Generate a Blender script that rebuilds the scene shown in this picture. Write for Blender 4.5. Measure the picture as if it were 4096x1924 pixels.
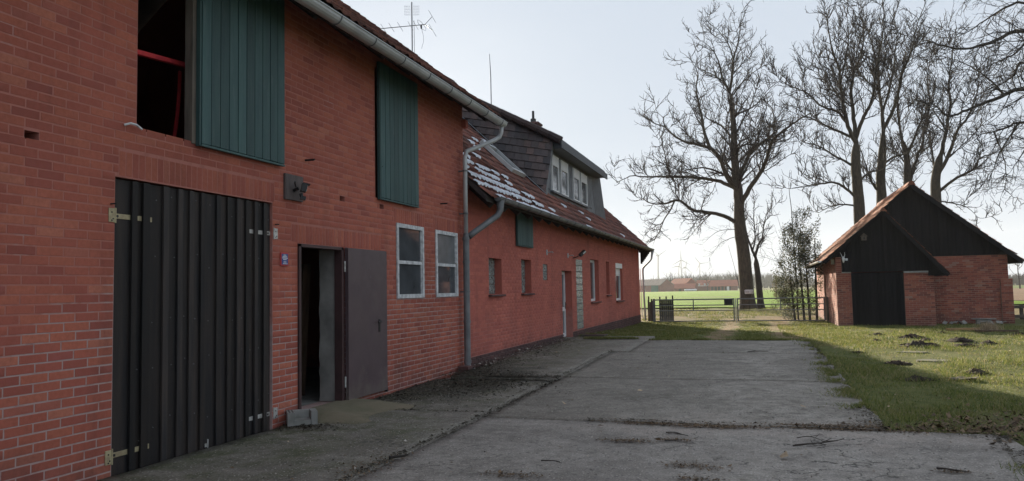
import bpy, math, random
import numpy as np
from mathutils import Matrix, Vector
rng = np.random.default_rng(7)
random.seed(7)
S = bpy.context.scene
COL = S.collection
for o in list(bpy.data.objects): bpy.data.objects.remove(o)

# ------------------------------------------------------------------ camera, sky, sun, exposure
CAM = np.array([5.25, 0.0, 1.52])
FOC, YAW, PITCH, ROLL = 3049.7, math.radians(17.785), math.radians(3.693), math.radians(-1.112)
def cam_axes():
    f = np.array([-math.sin(YAW)*math.cos(PITCH), math.cos(YAW)*math.cos(PITCH), math.sin(PITCH)])
    r = np.array([math.cos(YAW), math.sin(YAW), 0.0]); u = np.cross(r, f)
    return r*math.cos(ROLL)+u*math.sin(ROLL), u*math.cos(ROLL)-r*math.sin(ROLL), f
CR, CU, CF = cam_axes()
cd = bpy.data.cameras.new('camera'); cam = bpy.data.objects.new('camera', cd); COL.objects.link(cam)
cd.sensor_fit = 'HORIZONTAL'; cd.sensor_width = 36; cd.lens = FOC/4096*36
cd.clip_start = .05; cd.clip_end = 9000
m = Matrix.Identity(4)
for i in range(3):
    m[i][0] = CR[i]; m[i][1] = CU[i]; m[i][2] = -CF[i]; m[i][3] = CAM[i]
cam.matrix_world = m
S.camera = cam
S.render.resolution_x = 1024; S.render.resolution_y = 481

SUN = np.array([-1.60, 3.12, 1.0]); SUN /= np.linalg.norm(SUN)
SUN_EL = math.asin(SUN[2]); SUN_AZ = math.atan2(SUN[0], SUN[1])
w = bpy.data.worlds.new('World'); S.world = w; w.use_nodes = True
nt = w.node_tree; nt.nodes.clear()
sky = nt.nodes.new('ShaderNodeTexSky'); sky.sky_type = 'NISHITA'; sky.sun_disc = False
sky.sun_elevation = SUN_EL; sky.sun_rotation = SUN_AZ
sky.air_density = 1.0; sky.dust_density = .8; sky.ozone_density = 1.6; sky.altitude = 20
hsv = nt.nodes.new('ShaderNodeHueSaturation'); hsv.inputs['Saturation'].default_value = 0.55
veil = nt.nodes.new('ShaderNodeMix'); veil.data_type = 'RGBA'     # thin high cloud, the same all round the sky
cn = nt.nodes.new('ShaderNodeTexNoise'); cn.inputs['Scale'].default_value = 2.2; cn.inputs['Detail'].default_value = 5
cmap = nt.nodes.new('ShaderNodeMapRange'); cmap.inputs['To Min'].default_value = .88; cmap.inputs['To Max'].default_value = .98
tc = nt.nodes.new('ShaderNodeTexCoord'); mp = nt.nodes.new('ShaderNodeMapping'); mp.inputs['Scale'].default_value = (1, 1, 3)
bg = nt.nodes.new('ShaderNodeBackground'); out = nt.nodes.new('ShaderNodeOutputWorld')
veil.inputs['B'].default_value = (4.5, 5.1, 5.95, 1)
L = nt.links.new
L(tc.outputs['Generated'], mp.inputs[0]); L(mp.outputs[0], cn.inputs['Vector']); L(cn.outputs[0], cmap.inputs[0])
L(sky.outputs[0], hsv.inputs['Color']); L(hsv.outputs[0], veil.inputs['A']); L(cmap.outputs[0], veil.inputs['Factor'])
L(veil.outputs['Result'], bg.inputs[0]); bg.inputs[1].default_value = 0.05; L(bg.outputs[0], out.inputs[0])
ld = bpy.data.lights.new('sun', 'SUN'); ld.energy = 5.0; ld.angle = math.radians(.6); ld.color = (1, .87, .68)
so = bpy.data.objects.new('sun', ld); COL.objects.link(so); so.location = (-20, 60, 40)
so.rotation_euler = Vector(-SUN).to_track_quat('-Z', 'Y').to_euler()
S.view_settings.view_transform = 'Standard'; S.view_settings.look = 'None'
S.view_settings.exposure = 1.42; S.view_settings.gamma = 1
S.view_settings.use_curve_mapping = False
S.cycles.volume_bounces = 1

# ------------------------------------------------------------------ helpers
def sstep(t):
    t = np.clip(t, 0, 1); return t*t*(3-2*t)
def gz(x, y):                                   # height of the natural ground
    y = np.asarray(y, float)
    v = .10*sstep((y-8)/13) - .19*sstep((y-21)/12)
    return v - 1.1*np.clip((y-60)/400, 0, 1)
def g1(x, y): return float(gz(x, y))
def project(P):
    d = np.asarray(P, float)-CAM
    z = d@CF; zz = np.where(z > .1, z, .1)
    return 2048+FOC*(d@CR)/zz, 962-FOC*(d@CU)/zz, z
def tag(o, label=None, cat=None, group=None, kind=None):
    if label: o['label'] = label
    if cat: o['category'] = cat
    if group: o['group'] = group
    if kind: o['kind'] = kind
    return o
def setparent(o, p):
    o.parent = p
    if p is not None and p.type == 'EMPTY': o.matrix_parent_inverse = Matrix.Translation(-Vector(p.location))
def thing(name, loc, label, cat, group=None):
    e = bpy.data.objects.new(name, None); e.empty_display_size = .2; COL.objects.link(e); e.location = loc
    return tag(e, label, cat, group)
def mesh_np(name, V, F, mat=None, smooth=False):
    """V (n,3); F (m,3) or (m,4), or a list of such arrays"""
    me = bpy.data.meshes.new(name)
    V = np.ascontiguousarray(V, dtype=np.float32)
    Fs = F if isinstance(F, list) else [F]
    Fs = [np.asarray(f, dtype=np.int32) for f in Fs if len(f)]
    me.vertices.add(len(V)); me.vertices.foreach_set('co', V.ravel())
    nl = sum(f.size for f in Fs); npl = sum(len(f) for f in Fs)
    me.loops.add(nl); me.loops.foreach_set('vertex_index', np.concatenate([f.ravel() for f in Fs]))
    me.polygons.add(npl)
    tot = np.concatenate([np.full(len(f), f.shape[1], np.int32) for f in Fs])
    st = np.concatenate([[0], np.cumsum(tot)[:-1]]).astype(np.int32)
    me.polygons.foreach_set('loop_start', st); me.polygons.foreach_set('loop_total', tot)
    if smooth: me.polygons.foreach_set('use_smooth', np.ones(npl, bool))
    me.update(calc_edges=True); me.validate()
    if mat: me.materials.append(mat)
    return me
def link(name, me, parent=None):
    o = bpy.data.objects.new(name, me); COL.objects.link(o)
    if parent is not None: setparent(o, parent)
    return o
class MB:
    """collects simple solids, builds ONE mesh object"""
    def __init__(s): s.v = []; s.f = []
    def add(s, V, F):
        n = len(s.v); s.v += [tuple(map(float, p)) for p in V]; s.f += [tuple(i+n for i in f) for f in F]; return s
    def box(s, a, b):
        x0, y0, z0 = (min(a[i], b[i]) for i in range(3)); x1, y1, z1 = (max(a[i], b[i]) for i in range(3))
        return s.add([(x0,y0,z0),(x1,y0,z0),(x1,y1,z0),(x0,y1,z0),(x0,y0,z1),(x1,y0,z1),(x1,y1,z1),(x0,y1,z1)],
                     [(0,3,2,1),(4,5,6,7),(0,1,5,4),(1,2,6,5),(2,3,7,6),(3,0,4,7)])
    def cbox(s, a, b, c=.006):
        """box with chamfered edges"""
        x0, y0, z0 = (min(a[i], b[i]) for i in range(3)); x1, y1, z1 = (max(a[i], b[i]) for i in range(3))
        c = min(c, (x1-x0)*.3, (y1-y0)*.3, (z1-z0)*.3)
        V = []; 
        for z, d in ((z0, c), (z0+c, 0), (z1-c, 0), (z1, c)):
            for (x, y, dx, dy) in ((x0,y0,1,1),(x1,y0,-1,1),(x1,y1,-1,-1),(x0,y1,1,-1)):
                V.append((x+dx*d, y+dy*d, z))
        F = [(3,2,1,0),(12,13,14,15)]
        for k in range(3):
            for i in range(4):
                j = (i+1)%4; F.append((k*4+i, k*4+j, k*4+4+j, k*4+4+i))
        return s.add(V, F)
    def obox(s, c, ax, ay, az, h):
        c = np.array(c, float); ax, ay, az = (np.array(q, float) for q in (ax, ay, az))
        V = [c+ax*h[0]*i+ay*h[1]*j+az*h[2]*k for k in (-1,1) for (i,j) in ((-1,-1),(1,-1),(1,1),(-1,1))]
        return s.add(V, [(0,3,2,1),(4,5,6,7),(0,1,5,4),(1,2,6,5),(2,3,7,6),(3,0,4,7)])
    def beam(s, a, b, w, h, up=(0,0,1)):
        a = np.array(a, float); b = np.array(b, float); d = b-a; l = np.linalg.norm(d); d /= l
        u = np.array(up, float); sd = np.cross(d, u); 
        if np.linalg.norm(sd) < 1e-4: sd = np.cross(d, (1,0,0))
        sd /= np.linalg.norm(sd); u = np.cross(sd, d)
        return s.obox((a+b)/2, d, sd, u, (l/2, w/2, h/2))
    def tube(s, pts, r, n=8, cap=True):
        P = np.array(pts, float); k = len(P); R = np.broadcast_to(np.asarray(r, float), (k,))
        T = np.gradient(P, axis=0); T /= np.linalg.norm(T, axis=1)[:, None]
        ref = np.array([0,0,1.0]) if abs(T[:, 2]).mean() < .8 else np.array([1.0,0,0])
        V = []
        for i in range(k):
            a = np.cross(T[i], ref); a /= np.linalg.norm(a); b = np.cross(T[i], a)
            for j in range(n):
                t = 2*math.pi*j/n; V.append(P[i]+R[i]*(math.cos(t)*a+math.sin(t)*b))
        F = [(i*n+j, i*n+(j+1)%n, (i+1)*n+(j+1)%n, (i+1)*n+j) for i in range(k-1) for j in range(n)]
        if cap: F += [tuple(range(n))[::-1], tuple((k-1)*n+j for j in range(n))]
        return s.add(V, F)
    def prism(s, poly, axis, a, b):
        """poly: 2D points; extruded along axis (0,1,2) from a to b. 2D coords are the remaining axes in order"""
        def P(q, t):
            r = list(q); r.insert(axis, t); return r
        n = len(poly); V = [P(q, a) for q in poly]+[P(q, b) for q in poly]
        F = [tuple(range(n)), tuple(range(2*n-1, n-1, -1))]+[(i, i+n, (i+1)%n+n, (i+1)%n) for i in range(n)]
        return s.add(V, F)
    def quad(s, a, b, c, d): return s.add([a, b, c, d], [(0,1,2,3)])
    def build(s, name, mat, parent=None, smooth=False, recalc=False):
        me = bpy.data.meshes.new(name); me.from_pydata(s.v, [], s.f); me.update()
        if mat: me.materials.append(mat)
        if recalc:
            import bmesh
            bm = bmesh.new(); bm.from_mesh(me); bmesh.ops.recalc_face_normals(bm, faces=bm.faces); bm.to_mesh(me); bm.free()
        if smooth:
            for p in me.polygons: p.use_smooth = True
        return link(name, me, parent)

# ------------------------------------------------------------------ materials
class NT:
    def __init__(s, name):
        s.m = bpy.data.materials.new(name); s.m.use_nodes = True; s.t = s.m.node_tree
        s.b = s.t.nodes['Principled BSDF']; s.pos = s.n('ShaderNodeNewGeometry')
    def n(s, t, **k):
        o = s.t.nodes.new(t)
        for a, v in k.items(): setattr(o, a, v)
        return o
    def l(s, a, b): s.t.links.new(a, b)
    def vec(s, sc=(1,1,1)):
        v = s.n('ShaderNodeVectorMath', operation='MULTIPLY'); v.inputs[1].default_value = sc
        s.l(s.pos.outputs['Position'], v.inputs[0]); return v.outputs[0]
    def noise(s, scale, detail=4, rough=.55, vec=None, sc=None):
        o = s.n('ShaderNodeTexNoise'); o.inputs['Scale'].default_value = scale; o.inputs['Detail'].default_value = detail
        o.inputs['Roughness'].default_value = rough
        s.l(vec if vec is not None else s.vec(sc or (1,1,1)), o.inputs['Vector']); return o.outputs[0]
    def ramp(s, fac, stops):
        r = s.n('ShaderNodeValToRGB'); e = r.color_ramp.elements
        while len(e) > 1: e.remove(e[-1])
        e[0].position = stops[0][0]; e[0].color = tuple(stops[0][1])+(1,)
        for p, c in stops[1:]:
            q = e.new(p); q.color = tuple(c)+(1,)
        s.l(fac, r.inputs[0]); return r.outputs[0]
    def mapr(s, v, a, b, c, d):
        o = s.n('ShaderNodeMapRange'); s.l(v, o.inputs[0])
        for i, q in enumerate((a, b, c, d)): o.inputs[i+1].default_value = q
        return o.outputs[0]
    def math(s, op, a, b=0.):
        o = s.n('ShaderNodeMath', operation=op)
        for i, q in enumerate((a, b)):
            if isinstance(q, (int, float)): o.inputs[i].default_value = q
            else: s.l(q, o.inputs[i])
        return o.outputs[0]
    def mix(s, fac, a, b, blend='MIX'):
        o = s.n('ShaderNodeMix', data_type='RGBA', blend_type=blend)
        for k, q in (('Factor', fac), ('A', a), ('B', b)):
            if isinstance(q, (int, float)): o.inputs[k].default_value = q
            elif isinstance(q, tuple): o.inputs[k].default_value = q if len(q) == 4 else q+(1,)
            else: s.l(q, o.inputs[k])
        return o.outputs['Result']
    def rnd(s):
        """one random value per piece, for joined pieces and for single objects alike"""
        oi = s.n('ShaderNodeObjectInfo')
        return s.math('FRACT', s.math('ADD', s.pos.outputs['Random Per Island'], oi.outputs['Random']))
    def scale(s, col, f):
        o = s.n('ShaderNodeVectorMath', operation='SCALE'); s.l(col, o.inputs[0]); s.l(f, o.inputs['Scale']); return o.outputs[0]
    def bump(s, h, strength, dist=.01):
        o = s.n('ShaderNodeBump'); o.inputs['Strength'].default_value = strength; o.inputs['Distance'].default_value = dist
        s.l(h, o.inputs['Height']); s.l(o.outputs[0], s.b.inputs['Normal'])
    def done(s, col=None, rough=.8, metal=0., spec=.3):
        if col is not None:
            if isinstance(col, tuple): s.b.inputs['Base Color'].default_value = col+(1,)
            else: s.l(col, s.b.inputs['Base Color'])
        if isinstance(rough, (int, float)): s.b.inputs['Roughness'].default_value = rough
        else: s.l(rough, s.b.inputs['Roughness'])
        s.b.inputs['Metallic'].default_value = metal; s.b.inputs['Specular IOR Level'].default_value = spec
        return s.m
def pmat(name, c1, c2=None, scale=6., rough=.8, var=.15, bump=.2, bscale=60., sc=(1,1,1), metal=0., spec=.3, dist=.004):
    t = NT(name); c2 = c2 or tuple(q*.7 for q in c1)
    col = t.mix(t.mapr(t.noise(scale, 5, sc=sc), .35, .68, 0, 1), c1, c2)
    col = t.scale(col, t.mapr(t.rnd(), 0, 1, 1-var, 1+var))
    if bump: t.bump(t.noise(bscale, 3, sc=sc), bump, dist)
    return t.done(col, rough, metal, spec)

def brick_mat(name, stops, grime=.5, spec=.25):
    t = NT(name); r = t.rnd()
    c = t.ramp(r, stops)
    c = t.mix(t.mapr(t.noise(30, 4), .3, .7, 0, .5), c, tuple(np.array(stops[len(stops)//2][1])*.62), 'MIX')
    big = t.noise(.55, 5, .6)
    c = t.scale(c, t.mapr(big, .3, .72, 1.15, 1-grime))
    sp = t.n('ShaderNodeSeparateXYZ'); t.l(t.pos.outputs['Position'], sp.inputs[0])
    dmp = t.math('ADD', sp.outputs[2], t.mapr(t.noise(2.1, 5, .65), .3, .7, -.35, .35))   # rising damp and splash dirt
    c = t.mix(t.mapr(dmp, .02, .42, .5, 0), c, (.10,.055,.048))
    st = t.noise(1.2, 4, .6, sc=(1, 1.6, .35))
    c = t.mix(t.mapr(st, .55, .75, 0, .45), c, (.07, .035, .035))
    t.bump(t.noise(90, 4), .5, .004)
    return t.done(c, t.mapr(t.noise(20, 2), .3, .7, .68, .92), spec=spec)
M = {}
M['brick'] = brick_mat('painted red brick', [(0, (.30,.086,.068)), (.12, (.37,.105,.076)), (.5, (.415,.120,.082)), (.88, (.46,.142,.090)), (.95, (.49,.175,.115)), (1, (.33,.095,.080))], .30)
M['brick_house'] = brick_mat('house brick', [(0, (.41,.118,.094)), (.5, (.48,.140,.106)), (1, (.53,.162,.118))], .2)
M['brick_shed'] = brick_mat('old shed brick', [(0, (.16,.054,.045)), (.3, (.28,.082,.060)), (.7, (.345,.108,.072)), (.93, (.42,.155,.095)), (1, (.32,.22,.18))], .4)
M['brick_dark'] = brick_mat('plinth brick', [(0, (.085,.050,.052)), (.6, (.125,.070,.068)), (1, (.17,.085,.075))], .35)
def mortar_mat(name, lowc, highc, z0, z1):
    """painted over high on the wall, bare where the paint has worn off lower down"""
    t = NT(name); sp = t.n('ShaderNodeSeparateXYZ'); t.l(t.pos.outputs['Position'], sp.inputs[0])
    n = t.noise(.9, 5, .65)
    f = t.math('ADD', t.mapr(sp.outputs[2], z0, z1, 0, 1), t.mapr(n, .3, .7, -.55, .55))
    f = t.mapr(f, .35, .65, 0, 1)
    c = t.mix(f, lowc, highc)
    c = t.mix(t.mapr(t.noise(9, 4), .50, .72, 0, .5), c, tuple(np.array(highc)*.6))
    t.bump(t.noise(120, 3), .5, .003)
    return t.done(c, .95, spec=.1)
M['mortar'] = mortar_mat('barn mortar', (.40,.285,.265), (.40,.165,.132), .8, 2.2)
M['mortar_house'] = mortar_mat('house mortar', (.42,.185,.155), (.44,.138,.105), .3, 1.4)
M['mortar_shed'] = mortar_mat('shed mortar', (.32,.22,.18), (.30,.17,.13), .8, 2.2)
M['plaster'] = pmat('grey render', (.30,.29,.27), (.17,.165,.155), 3, .92, .1, .5, 40)
M['mortar_dark'] = pmat('plinth mortar', (.20,.165,.16), (.12,.10,.10), 8)
M['black_board'] = pmat('black tarred board', (.016,.015,.016), (.042,.032,.027), 1.6, .66, .6, .5, 90, (9,9,.7), spec=.35)
M['shed_board'] = pmat('weathered black board', (.009,.0095,.011), (.017,.016,.017), 2, .85, .35, .5, 60, (8,8,.6), spec=.1)
def shutter_paint():
    t = NT('faded green paint'); r = t.rnd()
    c = t.mix(t.mapr(t.noise(1.6, 5, sc=(8,8,.8)), .35, .68, 0, 1), (.052,.104,.100), (.036,.076,.078))
    c = t.mix(t.mapr(t.noise(9, 6, .7, sc=(3,3,.35)), .56, .74, 0, .65), c, (.115,.145,.145))       # chalked paint
    c = t.mix(t.mapr(t.noise(5, 6, .75, sc=(5,5,.5)), .69, .73, 0, .9), c, (.20,.175,.14))         # bare wood where paint has flaked
    c = t.scale(c, t.mapr(r, 0, 1, .78, 1.2)); t.bump(t.noise(60, 4, sc=(8,8,.8)), .4, .004)
    return t.done(c, .62, spec=.35)
M['green'] = shutter_paint()
def door_paint():
    t = NT('brown steel door'); c = t.mix(t.mapr(t.noise(1.5, 6, .65), .35, .68, 0, 1), (.092,.061,.067), (.068,.046,.052))
    c = t.mix(t.mapr(t.noise(22, 5, .7, sc=(1,1,.35)), .66, .72, 0, .7), c, (.19,.17,.165))          # scuffs
    sp = t.n('ShaderNodeSeparateXYZ'); t.l(t.pos.outputs['Position'], sp.inputs[0])
    c = t.mix(t.mapr(t.math('ADD', sp.outputs[2], t.mapr(t.noise(6, 5), .3, .7, -.2, .2)), .1, .42, .55, 0), c, (.15,.125,.105))   # splashed mud at the foot
    t.bump(t.noise(200, 2), .06, .004); return t.done(c, t.mapr(t.noise(4, 5), .3, .7, .34, .6), spec=.45)
M['steel_door'] = door_paint()
M['lamp_board'] = pmat('grey brown board', (.13,.105,.10), (.085,.07,.068), 5, .8, .05, .3, 50, (6,6,1))
M['brown_metal'] = pmat('brown steel frame', (.075,.04,.04), (.05,.03,.03), 4, .5, .05, .1)
M['zinc'] = pmat('zinc', (.50,.515,.52), (.34,.35,.355), 2.5, .5, .06, .06, 60, spec=.5, metal=.15)
M['zinc_dark'] = pmat('old zinc', (.20,.205,.21), (.12,.125,.13), 4, .55, .06, .1, 60, spec=.45, metal=.3)
M['brass'] = pmat('galvanised hinge', (.50,.44,.27), (.33,.27,.17), 18, .5, .08, .1, metal=.4)
M['galv'] = pmat('galvanised plate', (.55,.55,.53), (.35,.33,.30), 18, .45, .08, .1, metal=.4)
M['white_frame'] = pmat('peeling white frame', (.66,.67,.68), (.36,.37,.38), 14, .6, .05, .2, 80)
M['white'] = pmat('white plastic', (.74,.75,.75), (.66,.67,.68), 3, .4, .03, .0)
M['dark_glass'] = pmat('window glass', (.085,.092,.10), (.055,.060,.065), 3, .05, .05, 0, spec=.9)
M['dusty_glass'] = pmat('dusty glass', (.16,.17,.18), (.10,.11,.115), 5, .28, .05, 0, spec=.6)
def glassblock():
    t = NT('glass block'); sp = t.n('ShaderNodeTexVoronoi'); sp.inputs['Scale'].default_value = 26; t.l(t.vec(), sp.inputs['Vector'])
    c = t.mix(t.mapr(t.noise(16, 3), .35, .65, 0, 1), (.10,.13,.125), (.34,.38,.36))
    t.bump(sp.outputs['Distance'], .9, .03)
    return t.done(c, .08, spec=.9)
M['gblock'] = glassblock()
M['black_metal'] = pmat('black metal', (.02,.02,.022), None, 5, .4, .1, .05, spec=.4)
M['antenna'] = pmat('aluminium tube', (.16,.17,.18), (.10,.10,.11), 5, .45, .05, 0, metal=.3)
def tile_mat(name, stops, moss=.3):
    t = NT(name); c = t.ramp(t.rnd(), stops)
    c = t.mix(t.mapr(t.noise(1.1, 6, .65), .42, .68, 0, .85), c, (.065,.045,.042))
    c = t.mix(t.mapr(t.noise(7, 5, .7), .52, .72, 0, moss), c, (.075,.085,.05))
    c = t.scale(c, t.mapr(t.noise(40, 3), .3, .7, .75, 1.2))
    t.bump(t.noise(70, 4), .5, .006)
    return t.done(c, .85, spec=.2)
M['tile'] = tile_mat('clay roof tile', [(0, (.12,.060,.053)), (.3, (.19,.082,.068)), (.75, (.255,.102,.080)), (1, (.31,.13,.095))])
M['tile_dark'] = tile_mat('dark roof tile', [(0, (.052,.049,.053)), (.55, (.088,.076,.078)), (1, (.135,.095,.088))], .25)
M['tile_shed'] = tile_mat('orange shed tile', [(0, (.20,.075,.045)), (.4, (.33,.12,.065)), (1, (.45,.175,.09))], .55)
M['ridge'] = tile_mat('ridge tile', [(0, (.055,.045,.046)), (1, (.09,.065,.06))], .3)
M['soffit'] = pmat('eaves timber', (.060,.050,.048), (.035,.03,.03), 4, .85, .2, .2)
M['slate'] = pmat('slate cladding', (.120,.132,.148), (.088,.096,.108), 6, .55, .25, .15, spec=.4)
M['snow'] = pmat('old snow', (.66,.69,.74), (.46,.49,.54), 7, .7, .03, .6, 40, dist=.02)
M['concrete_grey'] = pmat('grey concrete', (.30,.295,.28), (.19,.19,.17), 6, .9, .08, .5, 60)
M['wood_grey'] = pmat('grey weathered wood', (.16,.135,.11), (.09,.078,.066), 3, .85, .25, .4, 60, (6,6,.8))
M['wood_brown'] = pmat('brown plank', (.15,.095,.06), (.09,.058,.04), 3, .8, .2, .3, 60, (6,6,.8))
M['wood_fresh'] = pmat('pale timber', (.40,.25,.12), (.24,.15,.08), 3, .8, .2, .3, 60)
M['red_strap'] = pmat('red webbing', (.62,.05,.055), (.45,.035,.05), 20, .7, .03, .2, 300)
M['dirt'] = pmat('dark soil', (.045,.033,.024), (.022,.016,.012), 14, .95, .15, .8, 60, dist=.02)
M['leaf_litter'] = pmat('dead leaf', (.16,.105,.060), (.07,.05,.033), 30, .85, .5, 0)
M['litter_dark'] = pmat('wet litter', (.065,.055,.038), (.032,.027,.019), 30, .9, .5, 0)
M['leaf_pale'] = pmat('dry pale leaf', (.42,.33,.22), (.27,.19,.12), 30, .8, .3, 0)
M['bark'] = pmat('bark', (.070,.060,.050), (.034,.030,.027), 5, .95, .1, .9, 14, (3,3,.8), dist=.05)
M['bark_green'] = pmat('algae bark', (.085,.075,.055), (.045,.040,.033), 4, .95, .1, .9, 14, (3,3,.8), dist=.05)
M['twig'] = pmat('twig', (.052,.042,.036), (.034,.028,.025), 5, .9, .2, 0)
# ------------------------------------------------------------------ ground, fields, yard
def vnoise(x, y, s, seed=0):
    """cheap smooth value noise in numpy"""
    r = np.random.default_rng(seed); T = r.random((64, 64))
    x = np.asarray(x, float)*s; y = np.asarray(y, float)*s
    xi = np.floor(x).astype(int); yi = np.floor(y).astype(int); fx = x-xi; fy = y-yi
    fx = fx*fx*(3-2*fx); fy = fy*fy*(3-2*fy)
    a = T[xi%64, yi%64]; b = T[(xi+1)%64, yi%64]; c = T[xi%64, (yi+1)%64]; d = T[(xi+1)%64, (yi+1)%64]
    return (a*(1-fx)+b*fx)*(1-fy)+(c*(1-fx)+d*fx)*fy
def sheet(name, xs, ys, zf, mat, kind='structure'):
    X, Y = np.meshgrid(xs, ys); V = np.stack([X, Y, zf(X, Y)], -1).reshape(-1, 3)
    nx, ny = len(xs), len(ys); i = np.arange(nx*ny).reshape(ny, nx)
    F = np.stack([i[:-1,:-1], i[:-1,1:], i[1:,1:], i[1:,:-1]], -1).reshape(-1, 4)
    o = link(name, mesh_np(name, V, F, mat, True)); tag(o, kind=kind); return o
def soil_mat():
    t = NT('yard turf')
    n = t.noise(.55, 6, .65); n2 = t.noise(6, 5, .7)
    c = t.mix(t.mapr(n2, .35, .65, 0, 1), (.075,.088,.030), (.150,.155,.055))
    c = t.mix(t.mapr(n, .52, .72, 0, .8), c, (.140,.110,.052))
    sp = t.n('ShaderNodeSeparateXYZ'); t.l(t.pos.outputs['Position'], sp.inputs[0])
    # sandy wheel tracks of the drive between the slab and the gate (bare earth, follows the drive in plan)
    def track(cx, wd):
        d = t.math('ABSOLUTE', t.math('SUBTRACT', t.math('ADD', sp.outputs[0], t.mapr(t.noise(.5, 4), .3, .7, -.5, .5)), cx))
        return t.mapr(d, wd*.35, wd, 1, 0)
    tr = t.math('MAXIMUM', track(4.15, .55), track(6.05, .75))
    on = t.math('MULTIPLY', t.mapr(sp.outputs[1], 18.5, 22, 0, 1), t.mapr(sp.outputs[1], 38, 41, 1, 0))
    sand = t.mix(t.mapr(t.noise(9, 5), .35, .65, 0, 1), (.30,.215,.13), (.19,.135,.085))
    c = t.mix(t.math('MULTIPLY', t.math('MULTIPLY', tr, on), t.mapr(t.noise(3.5, 5), .36, .52, .25, 1)), c, sand)
    # sandy lane beyond the gate
    ln = t.math('MULTIPLY', t.mapr(sp.outputs[1], 35.5, 37, 0, 1), t.mapr(t.math('ADD', sp.outputs[1], t.mapr(t.noise(.4,4), .3, .7, -2.5, 2.5)), 50, 53, 1, 0))
    c = t.mix(t.math('MULTIPLY', ln, t.mapr(t.noise(1.3, 5, sc=(.25,1,1)), .40, .60, .15, .95)), c, sand)
    t.bump(t.noise(35, 5, .7), .9, .03)
    return t.done(c, .95, spec=.1)
def slab_dist(X, Y):
    """distance outside the cast slabs (negative inside), roughly"""
    def rect(x0, x1, y0, y1): return np.maximum(np.maximum(x0-X, X-x1), np.maximum(y0-Y, Y-y1))
    return np.minimum(np.minimum(rect(-9, 7.48, -9, 8.58), rect(-9, 6.44, 8, 20.4)), rect(-9, 2.45, 8, 21.6))
def ground_z(X, Y):
    near = (np.abs(X-5) < 40) & (Y < 60)
    z = gz(X, Y)+np.where(near, .05*(vnoise(X, Y, .9, 3)-.6)+.03*(vnoise(X, Y, 3.1, 4)-.5), 0)-.015
    d = slab_dist(X, Y)+.30*(vnoise(X, Y, 1.5, 6)-.55)+.14*(vnoise(X, Y, 6, 7)-.5)
    f = sstep((d+.16)/.22); rim = .035*np.exp(-(d/.35)**2)
    return np.where(near, gz(X, Y)-.09+(z-gz(X, Y)+.09+rim)*f, z)
xs = np.concatenate([np.linspace(-4000, -40, 12), np.linspace(-30, -2, 12), np.arange(-1, 15, .13), np.linspace(15.3, 22, 20), np.linspace(23, 60, 14), np.linspace(90, 4000, 12)])
ys = np.concatenate([np.linspace(-60, -8, 5), np.arange(-6, 4, .4), np.arange(4.1, 37, .15), np.arange(37.2, 60, .4), np.linspace(61, 460, 20), np.linspace(520, 6000, 8)])
sheet('ground', xs, ys, ground_z, soil_mat())
def crop_mat(name, a, b, c3, rows):
    t = NT(name); n = t.noise(.05, 5, .6, sc=(1, .6, 1)); n2 = t.noise(1.6, 5, .7, sc=(1, .5, 1))
    c = t.mix(t.mapr(n, .35, .65, 0, 1), a, b); c = t.mix(t.mapr(n2, .45, .7, 0, .6), c, c3)
    wv = t.n('ShaderNodeTexWave', bands_direction='Y'); wv.inputs['Scale'].default_value = rows; wv.inputs['Distortion'].default_value = 2.5
    t.l(t.vec((.12, 1, 1)), wv.inputs['Vector'])
    c = t.mix(t.mapr(wv.outputs['Fac'], .80, .97, 0, .6), c, tuple(np.array(c3)*.8))
    t.bump(t.noise(5, 5, .7), .8, .12)
    return t.done(c, .95, spec=.1)
M['crop'] = crop_mat('winter wheat', (.115,.225,.010), (.140,.255,.014), (.125,.160,.025), .018)
M['plough'] = crop_mat('ploughed soil', (.19,.13,.085), (.24,.165,.11), (.12,.085,.055), .12)
M['meadow'] = crop_mat('far meadow', (.10,.15,.04), (.13,.17,.05), (.12,.12,.05), .01)
def fz(off): return lambda X, Y: gz(X, Y)+off+.10*(vnoise(X, Y, .11, 9)-.5)
wob = lambda X, Y: gz(X, Y)+.035+.12*(vnoise(X, Y, .09, 9)-.5)
sheet('field', np.linspace(-170, 24, 60), np.linspace(57, 385, 100), wob, M['crop'])
sheet('ploughed_field', np.linspace(25, 260, 60), np.linspace(50, 215, 70), wob, M['plough'])
sheet('meadow', np.linspace(24.5, 420, 20), np.linspace(216, 420, 20), wob, M['meadow'])
sheet('farm_road', np.linspace(-170, 20, 10), np.linspace(386, 394, 4), lambda X, Y: gz(X, Y)+.05, pmat('pale dry verge', (.33,.27,.18), (.22,.2,.11), .3, .95, .05, .3, 5))

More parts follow.
